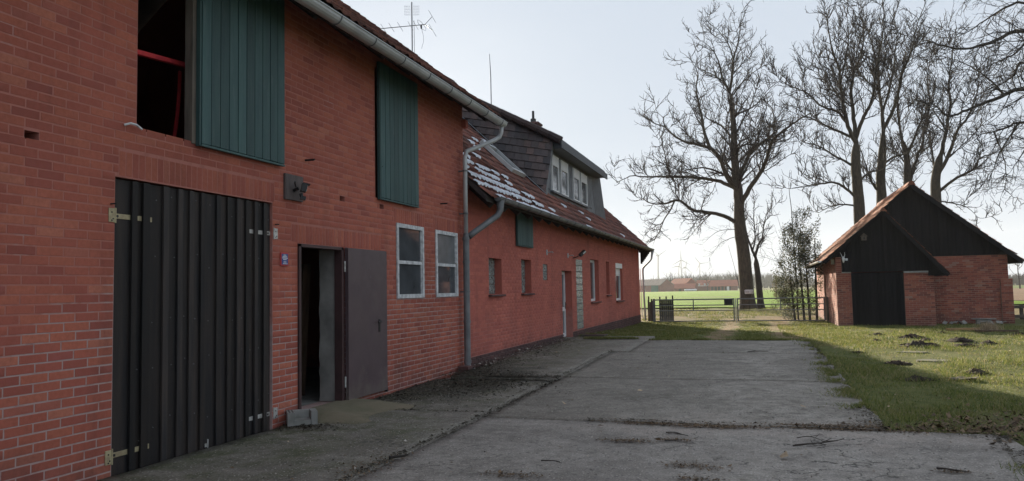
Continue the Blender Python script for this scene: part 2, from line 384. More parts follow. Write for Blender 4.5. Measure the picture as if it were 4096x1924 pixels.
def concrete_mat(name='yard concrete', ca=(.170,.150,.126), cb=(.260,.235,.202)):
    t = NT(name)
    n = t.noise(1.1, 8, .72); n2 = t.noise(5.5, 8, .75)
    c = t.mix(t.mapr(n, .36, .64, 0, 1), ca, cb)
    c = t.mix(t.mapr(n2, .40, .68, 0, .55), c, (.095,.086,.072))
    sp = t.n('ShaderNodeSeparateXYZ'); t.l(t.pos.outputs['Position'], sp.inputs[0])
    # pale worn strip where cars turn, moss in the damp strip along the wall
    wx = t.math('ABSOLUTE', t.math('SUBTRACT', t.math('ADD', sp.outputs[0], t.mapr(t.noise(.35, 4), .3, .7, -.9, .9)), 5.3))
    c = t.mix(t.math('MULTIPLY', t.mapr(wx, .2, 1.1, .5, 0), t.mapr(t.noise(4.5, 7, .7), .40, .62, 0, 1)), c, (.42,.38,.335))
    ms = t.math('MULTIPLY', t.mapr(t.math('ADD', sp.outputs[0], t.mapr(t.noise(1.0, 5, .65), .3, .7, -1.1, 1.1)), .5, 2.2, 1, 0), t.mapr(t.noise(2.3, 6, .7), .40, .60, .1, .9))
    c = t.mix(t.math('MULTIPLY', ms, .85), c, (.072,.080,.034))
    c = t.mix(t.mapr(t.noise(1.1, 6, .7), .60, .72, 0, .6), c, (.075,.072,.045))
    dk = t.math('MULTIPLY', t.mapr(t.math('ADD', sp.outputs[0], t.mapr(t.noise(1.4, 5, .7), .3, .7, -1.2, 1.2)), 1.1, 1.9, 1, 0),
                t.mapr(t.math('ABSOLUTE', t.math('SUBTRACT', sp.outputs[1], 11.9)), 1.2, 3.2, 1, 0))
    c = t.mix(t.math('MULTIPLY', dk, .7), c, (.040,.038,.030))
    du = t.math('MULTIPLY', t.mapr(t.math('ABSOLUTE', t.math('SUBTRACT', t.math('ADD', sp.outputs[1], t.mapr(t.noise(.9, 4), .3, .7, -.5, .5)), 8.45)), .1, .8, .65, 0), t.mapr(t.noise(3.1, 6, .7), .36, .6, 0, 1))
    c = t.mix(t.math('MULTIPLY', du, t.mapr(sp.outputs[0], 2.6, 4.2, 0, 1)), c, (.36,.305,.265))   # fine sand washed together at the joint
    # exposed aggregate
    v = t.n('ShaderNodeTexVoronoi'); v.inputs['Scale'].default_value = 34; t.l(t.vec(), v.inputs['Vector'])
    vr = t.n('ShaderNodeSeparateColor'); t.l(v.outputs['Color'], vr.inputs[0])
    ag = t.math('MULTIPLY', t.mapr(v.outputs['Distance'], .20, .34, 1, 0), t.mapr(vr.outputs[0], .62, .80, 0, 1))
    v2 = t.n('ShaderNodeTexVoronoi'); v2.inputs['Scale'].default_value = 15; t.l(t.vec(), v2.inputs['Vector'])
    vr2 = t.n('ShaderNodeSeparateColor'); t.l(v2.outputs['Color'], vr2.inputs[0])
    dkp = t.math('MULTIPLY', t.mapr(v2.outputs['Distance'], .18, .36, 1, 0), t.mapr(vr2.outputs[1], .55, .75, 0, 1))
    c = t.mix(t.math('MULTIPLY', dkp, .55), c, (.060,.055,.050))
    # hairline cracks
    ck = t.n('ShaderNodeTexVoronoi', feature='DISTANCE_TO_EDGE'); ck.inputs['Scale'].default_value = .42
    wv_ = t.n('ShaderNodeVectorMath', operation='ADD'); nz_ = t.n('ShaderNodeTexNoise'); nz_.inputs['Scale'].default_value = 2.6; nz_.inputs['Detail'].default_value = 6; t.l(t.vec(), nz_.inputs['Vector']); t.l(t.vec(), wv_.inputs[0]); t.l(nz_.outputs['Color'], wv_.inputs[1]); t.l(wv_.outputs[0], ck.inputs['Vector'])
    c = t.mix(t.math('MULTIPLY', t.mapr(ck.outputs['Distance'], .002, .007, 1, 0), t.mapr(t.noise(.6, 3), .45, .6, 0, .8)), c, (.035,.032,.028))
    c = t.mix(t.math('MULTIPLY', ag, .8), c, (.46,.43,.39))
    c = t.scale(c, t.mapr(t.noise(60, 4, .8), .3, .7, .50, 1.5))
    t.bump(t.math('ADD', t.noise(45, 5, .75), t.math('MULTIPLY', ag, .4)), .8, .012)
    return t.done(c, t.mapr(n2, .3, .7, .72, .95), spec=.25)
M['concrete'] = concrete_mat(); M['concrete_pale'] = concrete_mat('paler yard concrete', (.205,.182,.162), (.335,.302,.270))
yard = thing('concrete_yard', (3, 8, 0), None, None); tag(yard, kind='structure')
def slab(x0, x1, y0, y1, lift, seed, jag, mat='concrete'):
    """one cast slab: grid top with worn, broken edges and a skirt. jag: amplitude at (x0,x1,y0,y1) edges"""
    r = np.random.default_rng(seed)
    nx = max(4, int((x1-x0)/.16)); ny = max(4, int((y1-y0)/.16))
    X, Y = np.meshgrid(np.linspace(x0, x1, nx), np.linspace(y0, y1, ny))
    X = X.copy(); Y = Y.copy()
    def rough(nn, a): return a*(.75*(vnoise(np.arange(nn)*.23, np.full(nn, seed*3.7), 1, seed)-.5)*2+.25*r.normal(0, .6, nn))
    X[:, 0] += rough(ny, jag[0]); X[:, -1] += rough(ny, jag[1]); Y[0] += rough(nx, jag[2]); Y[-1] += rough(nx, jag[3])
    Z = gz(X, Y)+lift+.012*(vnoise(X, Y, .8, seed)-.5)+.006*(vnoise(X, Y, 3, seed+1)-.5)
    V = np.stack([X, Y, Z], -1).reshape(-1, 3); i = np.arange(nx*ny).reshape(ny, nx)
    F = np.stack([i[:-1,:-1], i[:-1,1:], i[1:,1:], i[1:,:-1]], -1).reshape(-1, 4)
    loop = np.concatenate([i[0], i[1:, -1], i[-1, -2::-1], i[-2:0:-1, 0]])
    B = V[loop].copy(); B[:, 2] -= .13; n0 = len(V); k = len(loop); a = np.arange(k); b = (a+1)%k
    F2 = np.stack([loop[a], n0+a, n0+b, loop[b]], -1)
    return link('slab', mesh_np('slab', np.vstack([V, B]), [F, F2], M[mat], False), yard)
slab(.03, 2.075, -6, 5.0, .020, 1, (0,.01,.01,.01)); slab(.03, 2.075, 5.01, 11.95, .022, 2, (0,.015,.01,.04))
slab(.25, 2.10, 12.0, 16.8, .058, 3, (.12,.02,.04,.01)); slab(.25, 2.45, 16.81, 21.6, .046, 4, (.06,.02,.01,.05))
slab(2.085, 7.48, -6, 8.60, .018, 5, (.015,.04,.01,.012), 'concrete_pale'); slab(2.09, 6.45, 8.62, 12.4, .024, 6, (.015,.05,.012,.02)); slab(2.11, 6.44, 12.42, 16.8, .026, 8, (.015,.05,.02,.01))
slab(2.47, 6.42, 16.81, 20.4, .024, 7, (.02,.06,.01,.05))

def joint(x0, x1, y0, y1, dz):
    nx = max(2, int((x1-x0)/.07)); ny = max(2, int((y1-y0)/.07)); X, Y = np.meshgrid(np.linspace(x0, x1, nx), np.linspace(y0, y1, ny))
    Z = gz(X, Y)+dz+.018*(vnoise(X, Y, 9, 3)-.5); i = np.arange(X.size).reshape(X.shape)
    F = np.stack([i[:-1,:-1], i[:-1,1:], i[1:,1:], i[1:,:-1]], -1).reshape(-1, 4)
    link('joint_soil', mesh_np('joint_soil', np.stack([X, Y, Z], -1).reshape(-1, 3), F, M['joint_soil']), yard)
M['joint_soil'] = pmat('joint soil', (.10,.084,.064), (.050,.042,.030), 12, .95, .1, .8, 60, dist=.02)
joint(2.04, 2.12, -6, 12.0, .010); joint(2.06, 2.14, 12.0, 16.85, .020); joint(2.42, 2.5, 16.8, 20.6, .014); joint(2.05, 7.1, 8.55, 8.68, .008); joint(.2, 2.1, 11.9, 12.06, .014)
# ------------------------------------------------------------------ bricks and walls
BR = MB()
def unit_brick():
    c = .016
    V = [(-.5,0,-.5),(.5,0,-.5),(.5,0,.5),(-.5,0,.5),(-.5,.98,-.5),(.5,.98,-.5),(.5,.98,.5),(-.5,.98,.5),
         (-.5+c*.7,1,-.5+c*2.2),(.5-c*.7,1,-.5+c*2.2),(.5-c*.7,1,.5-c*2.2),(-.5+c*.7,1,.5-c*2.2)]
    F = [(0,1,5,4),(1,2,6,5),(2,3,7,6),(3,0,4,7),(4,5,9,8),(5,6,10,9),(6,7,11,10),(7,4,8,11),(8,9,10,11)]
    return np.array(V), F
UBV, UBF = unit_brick()
UBF = np.array(UBF)
_brickmesh = {}
def lay_bricks(parent, O, u, n, bricks, mat, nobj=300, seed=1, stuff='brick_courses', depth=.05, proud=.0):
    """bricks: list (s0,s1,z0,z1) in wall coordinates. O origin, u along, n outward."""
    r = np.random.default_rng(seed)
    O = np.array(O, float); u = np.array(u, float); n = np.array(n, float)
    A = np.array(bricks)
    ctr = O+np.outer((A[:,0]+A[:,1])/2, u)+np.outer((A[:,2]+A[:,3])/2, (0,0,1))
    px, py, dz = project(ctr)
    d = np.linalg.norm(ctr-CAM, axis=1); facing = np.abs((CAM-ctr)@n)/d
    area = (A[:,1]-A[:,0])*(A[:,3]-A[:,2])*facing/d**2
    vis = (dz > .2) & (px > -20) & (px < 4116) & (py > -20) & (py < 1944)
    order = np.argsort(-(area*vis)); pick = np.zeros(len(A), bool); pick[order[:nobj]] = True; pick &= vis
    jit = np.abs(r.normal(0, .0007, len(A)))+proud
    key = mat.name
    if key not in _brickmesh:
        me = bpy.data.meshes.new('brick'); me.from_pydata([tuple(q) for q in UBV], [], [tuple(f) for f in UBF.tolist()]); me.materials.append(mat); _brickmesh[key] = me
    R = Matrix(((u[0], n[0], 0), (u[1], n[1], 0), (u[2], n[2], 1)))
    # orientation matrix with columns u, n, up
    for k in np.nonzero(pick)[0]:
        a = A[k]; o = bpy.data.objects.new('brick', _brickmesh[key]); COL.objects.link(o)
        sc = Matrix.Diagonal((a[1]-a[0], depth, a[3]-a[2], 1))
        T = Matrix.Translation(Vector(ctr[k]+n*(jit[k]-depth)))
        rz = Matrix.Rotation(r.normal(0, .004), 4, Vector(n))
        o.parent = parent; o.matrix_basis = T @ rz @ R.to_4x4() @ sc
    rest = np.nonzero(~pick)[0]
    if len(rest):
        B = A[rest]; sx = (B[:,1]-B[:,0])[:,None]; sz = (B[:,3]-B[:,2])[:,None]
        lx = UBV[None,:,0]*sx; ly = UBV[None,:,1]*depth-depth+jit[rest][:,None]; lz = UBV[None,:,2]*sz
        V = ctr[rest][:,None,:]+lx[...,None]*u+ly[...,None]*n+lz[...,None]*np.array([0,0,1.])
        F = (np.arange(len(rest))*12)[:,None,None]+UBF[None]
        o = link(stuff, mesh_np(stuff, V.reshape(-1,3), F.reshape(-1,4), mat), parent); tag(o, kind='stuff')
def bond(s0, s1, z0, z1, holes, Lb=.24, h=.0747, g=.0125, seed=1, shift=.5):
    """running bond with cut bricks at openings"""
    r = np.random.default_rng(seed); out = []; k = 0; z = z0
    while z+h*.6 < z1:
        zt = min(z+h, z1); a, b = z+g/2, zt-g/2; zm = (a+b)/2
        iv = [(s0, s1)]
        for (p, q, e, f) in holes:
            if e < zm < f:
                nv = []
                for (c, d) in iv:
                    if q <= c or p >= d: nv.append((c, d)); continue
                    if p > c: nv.append((c, p))
                    if q < d: nv.append((q, d))
                iv = nv
        off = (k%2)*Lb*shift+(r.random()-.5)*.03
        for (c, d) in iv:
            j0 = math.floor((c-off)/Lb); x = c
            js = [off+Lb*(j+1)+r.normal(0, .003) for j in range(j0, j0+int((d-c)/Lb)+3)]
            js = [q for q in js if c+.05 < q < d-.05]
            for e in js+[d]:
                out.append((x+g/2, e-g/2, a+r.normal(0, .0012), b+r.normal(0, .0012))); x = e
        z += h; k += 1
    return out
def soldiers(s0, s1, z0, z1, w=.0747, g=.011):
    n = max(1, round((s1-s0)/w)); ww = (s1-s0)/n
    return [(s0+i*ww+g/2, s0+(i+1)*ww-g/2, z0+g/2, z1-g/2) for i in range(n)]
def wall_core(name, parent, O, u, n, s0, s1, z0, z1, holes, thick, mat, inset=.0012):
    """mortar body with real openings; outer face lies inset behind the brick faces"""
    ss = sorted({s0, s1, *[min(max(q, s0), s1) for h in holes for q in h[:2]]}); zs = sorted({z0, z1, *[min(max(q, z0), z1) for h in holes for q in h[2:4]]})
    O = np.array(O, float); u = np.array(u, float); n = np.array(n, float); mb = MB()
    solid = {}
    for i in range(len(ss)-1):
        for j in range(len(zs)-1):
            cs = (ss[i]+ss[i+1])/2; cz = (zs[j]+zs[j+1])/2
            solid[i, j] = not any(h[0] < cs < h[1] and h[2] < cz < h[3] for h in holes)
    P = lambda s, z, d: O+u*s+np.array([0,0,z])-n*d
    a, b = inset, inset+thick
    for (i, j), v in solid.items():
        if not v: continue
        p, q, e, f = ss[i], ss[i+1], zs[j], zs[j+1]
        mb.quad(P(p,e,a), P(q,e,a), P(q,f,a), P(p,f,a)); mb.quad(P(q,e,b), P(p,e,b), P(p,f,b), P(q,f,b))
        if not solid.get((i-1, j)): mb.quad(P(p,e,b), P(p,e,a), P(p,f,a), P(p,f,b))
        if not solid.get((i+1, j)): mb.quad(P(q,e,a), P(q,e,b), P(q,f,b), P(q,f,a))
        if not solid.get((i, j-1)): mb.quad(P(p,e,b), P(q,e,b), P(q,e,a), P(p,e,a))
        if not solid.get((i, j+1)): mb.quad(P(p,f,a), P(q,f,a), P(q,f,b), P(p,f,b))
    return mb.build(name, mat, parent)

# ------------------------------------------------------------------ roof tiles
def unit_tile(seg=6, lo=0., th=.016, amp=.022):
    """S-shaped pantile: local x across (0..1 cover width), y up the slope (0..1), z above the roof"""
    V = []; xs = np.linspace(-.06, 1.06, seg+1)
    prof = amp*(np.sin(2*np.pi*(xs-.12))*.75+np.cos(2*np.pi*xs)*.35)
    for y, zz in ((0., .030), (1.12, .0)):
        for x, p in zip(xs, prof): V.append((x, y, p+zz))
    for x, p in zip(xs, prof): V.append((x, 0., p+.030-th))
    n = seg+1; F = []
    for i in range(seg):
        F.append((i, i+1, n+i+1, n+i)); F.append((2*n+i, 2*n+i+1, i+1, i))
    return np.array(V), np.array(F)
UTV, UTF = unit_tile()
_tilemesh = {}
def lay_tiles(parent, O, a, up, la, lu, mat, tw=.205, tl=.30, nobj=300, seed=1, mask=None, stuff='tile_courses', jit=.004, name='roof_tile'):
    """O: eave corner, a: unit along eave, up: unit up the slope"""
    r = np.random.default_rng(seed)
    O = np.array(O, float); a = np.array(a, float); up = np.array(up, float); nrm = np.cross(a, up); 
    if nrm[2] < 0: nrm = -nrm
    na = int(round(la/tw)); nu = int(round(lu/tl)); tw = la/na; tl = lu/nu
    I, J = np.meshgrid(np.arange(na), np.arange(nu)); I = I.ravel(); J = J.ravel()
    s = I*tw; t = J*tl
    if mask is not None:
        k = mask((s+tw/2), (t+tl/2)); I, J, s, t = I[k], J[k], s[k], t[k]
    base = O+np.outer(s, a)+np.outer(t+r.normal(0, jit*1.5, len(s)), up)+np.outer(r.normal(0, jit, len(s)), nrm)
    ctr = base+a*tw/2+up*tl/2
    px, py, dz = project(ctr); d = np.linalg.norm(ctr-CAM, axis=1); vw = (CAM-ctr)/d[:,None]
    vis = (dz > .2) & (px > -20) & (px < 4116) & (py > -20) & (py < 1944) & ((vw@nrm) > 0)
    sc = vis*np.maximum((vw@nrm), .02)/d**2
    pick = np.zeros(len(s), bool); pick[np.argsort(-sc)[:nobj]] = True; pick &= vis
    key = mat.name
    if key not in _tilemesh:
        me = bpy.data.meshes.new(name); me.from_pydata([tuple(q) for q in UTV], [], UTF.tolist()); me.materials.append(mat)
        for p in me.polygons: p.use_smooth = True
        _tilemesh[key] = me
    flip = np.dot(np.cross(a, up), nrm)
    R = Matrix([[a[i], up[i], nrm[i]] for i in range(3)]).to_4x4()
    tilt = r.normal(0, .012, len(s))
    for k in np.nonzero(pick)[0]:
        o = bpy.data.objects.new(name, _tilemesh[key]); COL.objects.link(o); o.parent = parent
        o.matrix_basis = Matrix.Translation(Vector(base[k])) @ Matrix.Rotation(tilt[k], 4, Vector(nrm)) @ R @ Matrix.Diagonal((tw, tl, 1, 1))
    q = np.nonzero(~pick)[0]
    if len(q):
        V = base[q][:,None,:]+(UTV[None,:,0]*tw)[...,None]*a+(UTV[None,:,1]*tl)[...,None]*up+UTV[None,:,2][...,None]*nrm
        F = (np.arange(len(q))*len(UTV))[:,None,None]+UTF[None]
        tag(link(stuff, mesh_np(stuff, V.reshape(-1,3), F.reshape(-1,4), mat, True), parent), kind='stuff')
    return base, tw, tl, nrm
def unit(v): v = np.array(v, float); return v/np.linalg.norm(v)
def half_gutter(mb, x, z, y0, y1, r=.075, seg=8, th=.004):
    """half-round gutter hung along y"""
    ang = np.linspace(math.pi, 2*math.pi, seg+1)
    po = [(x+r*math.cos(t), z+r*math.sin(t)) for t in ang]; pi_ = [(x+(r-th)*math.cos(t), z+(r-th)*math.sin(t)) for t in ang[::-1]]
    pts = po+pi_; n = len(pts); V = [(p[0], y0, p[1]) for p in pts]+[(p[0], y1, p[1]) for p in pts]
    F = [(i, (i+1)%n, (i+1)%n+n, i+n) for i in range(n)]
    mb.add(V, F)
    mb.add([(p[0], y0+.003, p[1]) for p in po], [tuple(range(seg+1))]); mb.add([(p[0], y1-.003, p[1]) for p in po], [tuple(range(seg+1))])
    mb.tube([(x+r, y0, z+.004), (x+r, y1, z+.004)], .011, 6)
# ------------------------------------------------------------------ the barn on the left
UX, UY = (1,0,0), (0,1,0)
barn = thing('brick_barn', (-5, 4, 0), 'tall red brick barn wing with black plank gate, green hatches and brown steel door', 'barn')
BEND = 13.42; BTOP = 5.06
vents = [(4.315, 4.44, 2.735, 2.803), (8.905, 9.035, 2.745, 2.813), (10.03, 10.16, 2.748, 2.816)]
bholes = [(5.41, 7.47, 3.02, 4.92), (5.18, 7.425, -.3, 2.565), (7.93, 8.95, .09, 2.125), (10.56, 11.53, 1.43, 2.575), (12.05, 13.02, 1.43, 2.57), (9.9, 11.2, 2.90, 4.84)]+vents
lint = [(5.22, 7.46, 2.575, 2.80), (7.80, 10.06, 2.13, 2.355), (10.5, 11.62, 2.58, 2.80), (11.98, 13.1, 2.58, 2.80)]
bwall = wall_core('wall', barn, (0,0,0), UY, UX, -6, BEND, -.35, BTOP, bholes, .34, M['mortar'])
bl = bond(-6, BEND, -.016, BTOP, bholes+lint, seed=3)
for q in lint: bl += soldiers(*q)
bl = [b for b in bl if b[1] > 2.0]
lay_bricks(bwall, (0,0,0), UY, UX, bl, M['brick'], 300, 5)
far = [(-6, 2.0, -.016, BTOP)]
mb = MB(); mb.box((-10.3, -6.3, -.3), (-10, BEND, BTOP)); mb.box((-10, -6.3, -.3), (-.36, -6, BTOP))      # back and end wall
mb.prism([(-10.3, BTOP), (-.36, BTOP), (-5.2, 9.2)], 1, -6.3, -6.0); mb.prism([(-10.3, -.2), (-.02, -.2), (-.02, BTOP), (-5.2, 9.2), (-10.3, BTOP)], 1, BEND-.25, BEND-.005)
mb.build('rear_walls', M['brick_house'], barn)
mb = MB(); mb.box((-10, -6, 2.72), (-.36, BEND-.25, 2.86)); mb.build('loft_floor', M['wood_grey'], barn)
mb = MB(); mb.box((-10, -6, -.2), (-.355, BEND-.25, .085)); mb.build('floor', M['concrete_grey'], barn)
# reveal plaster at the door
r_ = np.random.default_rng(5); mb = MB()
zz = np.linspace(.1, 2.11, 22); V = []; 
for z in zz: V += [(-.085, 8.947, z), (-.325-.02*r_.random(), 8.947, z), (-.085, 8.93, z), (-.32-.02*r_.random(), 8.93, z)]
F = []
for i in range(21): F += [(4*i+2, 4*i+3, 4*i+7, 4*i+6), (4*i+3, 4*i+1, 4*i+5, 4*i+7), (4*i+0, 4*i+2, 4*i+6, 4*i+4)]
mb.add(V, F).build('door_reveal', M['plaster'], barn)
mb = MB(); mb.box((-.06, 7.93, .03), (.035, 8.95, .10)); mb.build('threshold', M['brick'], barn)

# roof
BS = .79; rl = math.hypot(1, BS); upB = unit((-1, 0, BS)); nB = np.array([BS, 0, 1])/rl
mb = MB()
top = lambda x: 4.97+(.52-x)*BS if x > -5.2 else 4.97+(.52+5.2)*BS-(-5.2-x)*BS
poly = [(.50, top(.50)-.05), (-5.2, top(-5.2)-.05), (-10.95, top(-10.95)-.05), (-10.95, top(-10.95)-.17), (-5.2, top(-5.2)-.2), (.50, top(.50)-.17)]
roofB = mb.prism(poly, 1, -6.6, 14.02).build('roof', M['soffit'], barn, recalc=True)
lay_tiles(roofB, (.555, -6.6, top(.555)-.03), UY, upB, 20.65, 6.85, M['tile'], nobj=300, seed=11, jit=.007)
MB().box((.475, -6.6, 4.74), (.498, 14.02, 4.90)).build('fascia', M['soffit'], roofB)
mb = MB()
for i in range(46):
    y = -6.4+i*.45; mb.prism([(-5.2, top(-5.2)-.005), (-5.05, top(-5.05)+.03), (-5.2, top(-5.2)+.09), (-5.35, top(-5.35)+.03)], 1, y, y+.44)
mb.build('ridge_tiles', M['ridge'], roofB)
for i in range(24):
    y = -5.9+i*.85
    if y < 13.9: MB().beam((.42, y, top(.42)-.24), (-.5, y, top(-.5)-.24), .08, .13).build('rafter_end', M['soffit'], roofB)
mb = MB(); half_gutter(mb, .585, 4.80, -6.6, 14.12, .088); gut = mb.build('gutter', M['zinc'], barn, smooth=False)
for i in range(24):
    y = 13.85-i*.86
    mb = MB(); an = np.linspace(math.pi*.98, 2*math.pi, 9)
    mb.tube([(.585+.094*math.cos(t), y, 4.80+.094*math.sin(t)) for t in an], .009, 5); mb.build('gutter_bracket', M['zinc_dark'], gut)
mb = MB(); mb.tube([(.575,14.05,4.73), (.56,14.05,4.60), (.54,14.03,4.52), (.47,13.9,4.43), (.22,13.40,4.20), (.14,13.24,4.13), (.125,13.19,4.0), (.125,13.185,2.52)], .042, 10); dp = mb.build('downpipe', M['zinc'], barn, smooth=True)
mb = MB(); mb.tube([(.125,13.185,2.58), (.125,13.185,2.45), (.125,13.17,.16)], [.05,.060,.060], 12)
for z in (2.48, 2.05, .95, .22): mb.tube([(.125,13.18,z-.025), (.125,13.18,z+.025)], .069, 12)
mb.build('lower_downpipe', M['zinc_dark'], barn, smooth=False)
for z in (3.75, 2.95, 1.5): MB().tube([(.125,13.18,z-.015), (.125,13.18,z+.015)], .052 if z > 2 else .068, 10).box((-.0,13.17,z-.012),(.09,13.2,z+.012)).build('pipe_clip', M['zinc_dark'], dp)

# black plank gate: recessed boards and proud cover strips, strap hinges passing under the strips
gate = thing_gate = MB().box((-.085, 5.19, .0), (-.06, 7.415, 2.55)).build('plank_gate', M['black_board'], barn)
edges = [5.185, 5.385, 5.425, 5.515, 5.575, 5.765, 5.815, 5.955, 6.0, 6.11, 6.145, 6.27, 6.305, 6.50, 6.535, 6.67, 6.705, 6.82, 6.855, 6.97, 7.005, 7.12, 7.155, 7.285, 7.32, 7.42]
for i in range(0, len(edges)-1, 2):
    a, b = edges[i], edges[i+1]; o = MB().cbox((-.058, a-.012, -.015+random.uniform(0, .02)), (-.034+random.uniform(-.003, .003), b+.012, 2.553), .004).build('board', M['black_board'], gate)
for i in range(1, len(edges)-1, 2):
    a, b = edges[i], edges[i+1]; MB().cbox((-.0285, a-.004, -.02+random.uniform(0, .02)), (-.008+random.uniform(-.003, .003), b+.016, 2.551), .004).build('cover_strip', M['black_board'], gate)
for nm, y0, y1, z, mt in (('strap_hinge', 5.185, 5.635, 2.225, 'brass'), ('strap_hinge', 5.185, 5.63, .178, 'brass'), ('latch_strap', 7.01, 7.44, 2.215, 'galv'), ('latch_strap', 6.99, 7.44, .182, 'galv')):
    o = MB().cbox((-.036, y0, z-.022), (-.0295, y1, z+.022), .002).build(nm, M[mt], gate)
    ya = y0-.075 if nm == 'strap_hinge' else y1+.005
    mb = MB(); mb.cbox((.001, ya, z-.06), (.008, ya+.068, z+.06), .002); mb.tube([(.006, ya+(.07 if nm == 'strap_hinge' else 0), z-.065), (.006, ya+(.07 if nm == 'strap_hinge' else 0), z+.065)], .009, 6)
    mb.build('hinge_plate', M[mt], gate)
    mb = MB()
    for q in ((.03, .025), (.045, -.03), (.03, -.045)): mb.tube([(.008, ya+q[0], z+q[1]), (.012, ya+q[0], z+q[1])], .007, 6)
    mb.tube([(-.0295, y0+.05 if nm == 'strap_hinge' else y1-.06, z), (-.024, y0+.05 if nm == 'strap_hinge' else y1-.06, z)], .012, 8)
    mb.build('bolt', M['black_metal'], gate)
for (y, z) in ((5.135, 2.32), (7.475, 2.32)):
    MB().tube([(0,y,z), (.05,y,z), (.055,y,z+.005), (.055,y,z+.06)], .007, 6).build('gate_hook', M['black_metal'], barn)
mb = MB(); rr = np.random.default_rng(3)
for i in range(2, len(edges)-1, 2):
    for z in (.35, .9, 1.3, 1.9, 2.42): ny_ = (edges[i]+edges[i+1])/2+rr.normal(0,.02); nz_ = z+rr.normal(0,.04); mb.tube([(-.036, ny_, nz_), (-.029, ny_, nz_)], .0055, 5)
tag(mb.build('nail_heads', M['zinc_dark'], gate), kind='stuff')
MB().box((-.006, 6.365, -.02), (.002, 6.375, .10)).box((-.03, 6.355, .02), (-.025, 6.40, .055)).build('floor_bolt', M['galv'], gate)

# green shutters
def shutter(y0, y1, z0, z1, nb, parent, x0=.03, hinge=True):
    sh = MB().box((x0, y0+.01, z0+.03), (x0+.012, y1-.01, z1)).build('shutter', M['green'], parent)
    e = np.linspace(y0, y1, nb+1); 
    for i in range(nb):
        d = random.uniform(-.002, .002)
        MB().cbox((x0+.0135, e[i]+.0055, z0+.022+random.uniform(0,.006)), (x0+.036+d, e[i+1]-.0055, z1), .006).build('board', M['green'], sh)
    MB().box((x0-.002, y0, z0), (x0+.040, y1, z0+.02)).build('bottom_rail', M['green'], sh)
    MB().box((x0-.014, y0-.022, z0), (x0+.030, y0-.001, z1)).build('edge_rail', M['green'], sh)
    return sh
sh1 = shutter(6.17, 7.57, 3.0, 4.98, 10, barn); sh2 = shutter(9.96, 11.265, 2.875, 4.92, 9, barn)
MB().tube([(.075, 9.975, 3.36), (.085, 9.975, 3.36), (.085, 9.975, 3.46)], .008, 6).build('shutter_catch', M['black_metal'], sh2)
mb = MB(); mb.box((-.30, 5.41, 4.82), (-.24, 7.47, 4.92)).box((-.08, 6.10, 3.02), (.012, 6.175, 4.92)).build('hatch_frame', M['wood_grey'], barn)

# steel door, opened flat against the wall
mb = MB()
for (a, b, c, d) in ((7.925, 7.97, .09, 2.125), (8.91, 8.955, .09, 2.125), (7.925, 8.955, 2.085, 2.125)):
    mb.cbox((-.09, a, c), (.022, b, d), .004)
mb.cbox((-.02, 8.958, .09), (.016, 8.985, 2.11), .003)
mb.build('door_frame', M['brown_metal'], barn)
dl = MB().cbox((.030, 8.99, .105), (.072, 10.095, 2.118), .004).build('steel_door', M['steel_door'], barn)
MB().cbox((.026, 8.985, .105), (.030, 10.115, 2.125), .001).build('door_rebate', M['steel_door'], dl)
MB().tube([(.072,9.85,1.105), (.115,9.85,1.105), (.12,9.83,1.105), (.12,9.74,1.10)], .011, 8).cbox((.0725,9.83,.96), (.08,9.87,1.14), .003).build('door_handle', M['black_metal'], dl)
for z in (.28, 1.80): MB().tube([(.03, 8.975, z), (.03, 8.975, z+.14)], .012, 8).build('door_hinge', M['galv'], dl)
for (y, z) in ((10.125, 1.95), (10.125, 1.59), (10.13, .10)):
    MB().cbox((.0, y, z-.03), (.045, y+.03, z+.03), .004).build('lock_keeper', M['black_metal'], barn)
# barn windows
def barn_window(y0, y1, z0, z1, panes):
    w_ = MB(); t = .062
    w_.box((-.02, y0, z0), (.022, y0+t, z1)); w_.box((-.02, y1-t, z0), (.022, y1, z1)); w_.box((-.02, y0+t, z0), (.022, y1-t, z0+t)); w_.box((-.02, y0+t, z1-t), (.022, y1-t, z1))
    zm = (z0+z1)/2-.02; w_.box((-.018, y0+t, zm-.026), (.012, y1-t, zm+.026))
    fr = w_.build('window', M['white_frame'], barn)
    for (a, b, mt) in ((z0+t, zm-.026, panes[0]), (zm+.026, z1-t, panes[1])):
        MB().box((-.016, y0+t, a), (-.010, y1-t, b)).build('pane', M[mt], fr)
        MB().box((-.009, y1-t-.028, a), (.006, y1-t-.004, b)).build('glazing_bead', M['white_frame'], fr)
    MB().box((-.01, y1-.10, zm+.03), (.03, y1-.06, zm+.05)).build('sash_stay', M['galv'], fr)
barn_window(10.55, 11.54, 1.42, 2.58, ('dark_glass', 'dark_glass')); barn_window(12.04, 13.03, 1.42, 2.575, ('dark_glass', 'dusty_glass'))
# wall ironwork
for (y, z) in ((8.09, 3.16), (12.3, 3.05)):
    MB().tube([(0,y,z), (.12,y,z), (.13,y,z+.01), (.13,y,z+.05)], .014, 6).build('wall_peg', M['black_metal'], barn)
MB().cbox((.0, 13.36, 4.60), (.09, 13.47, 4.78), .03).build('wall_anchor', M['brick_house'], barn)
MB().tube([(.01,5.26,3.03), (.04,5.30,3.05), (.05,5.36,3.045), (.04,5.43,3.02)], .010, 6).build('hatch_hook', M['white_frame'], barn)

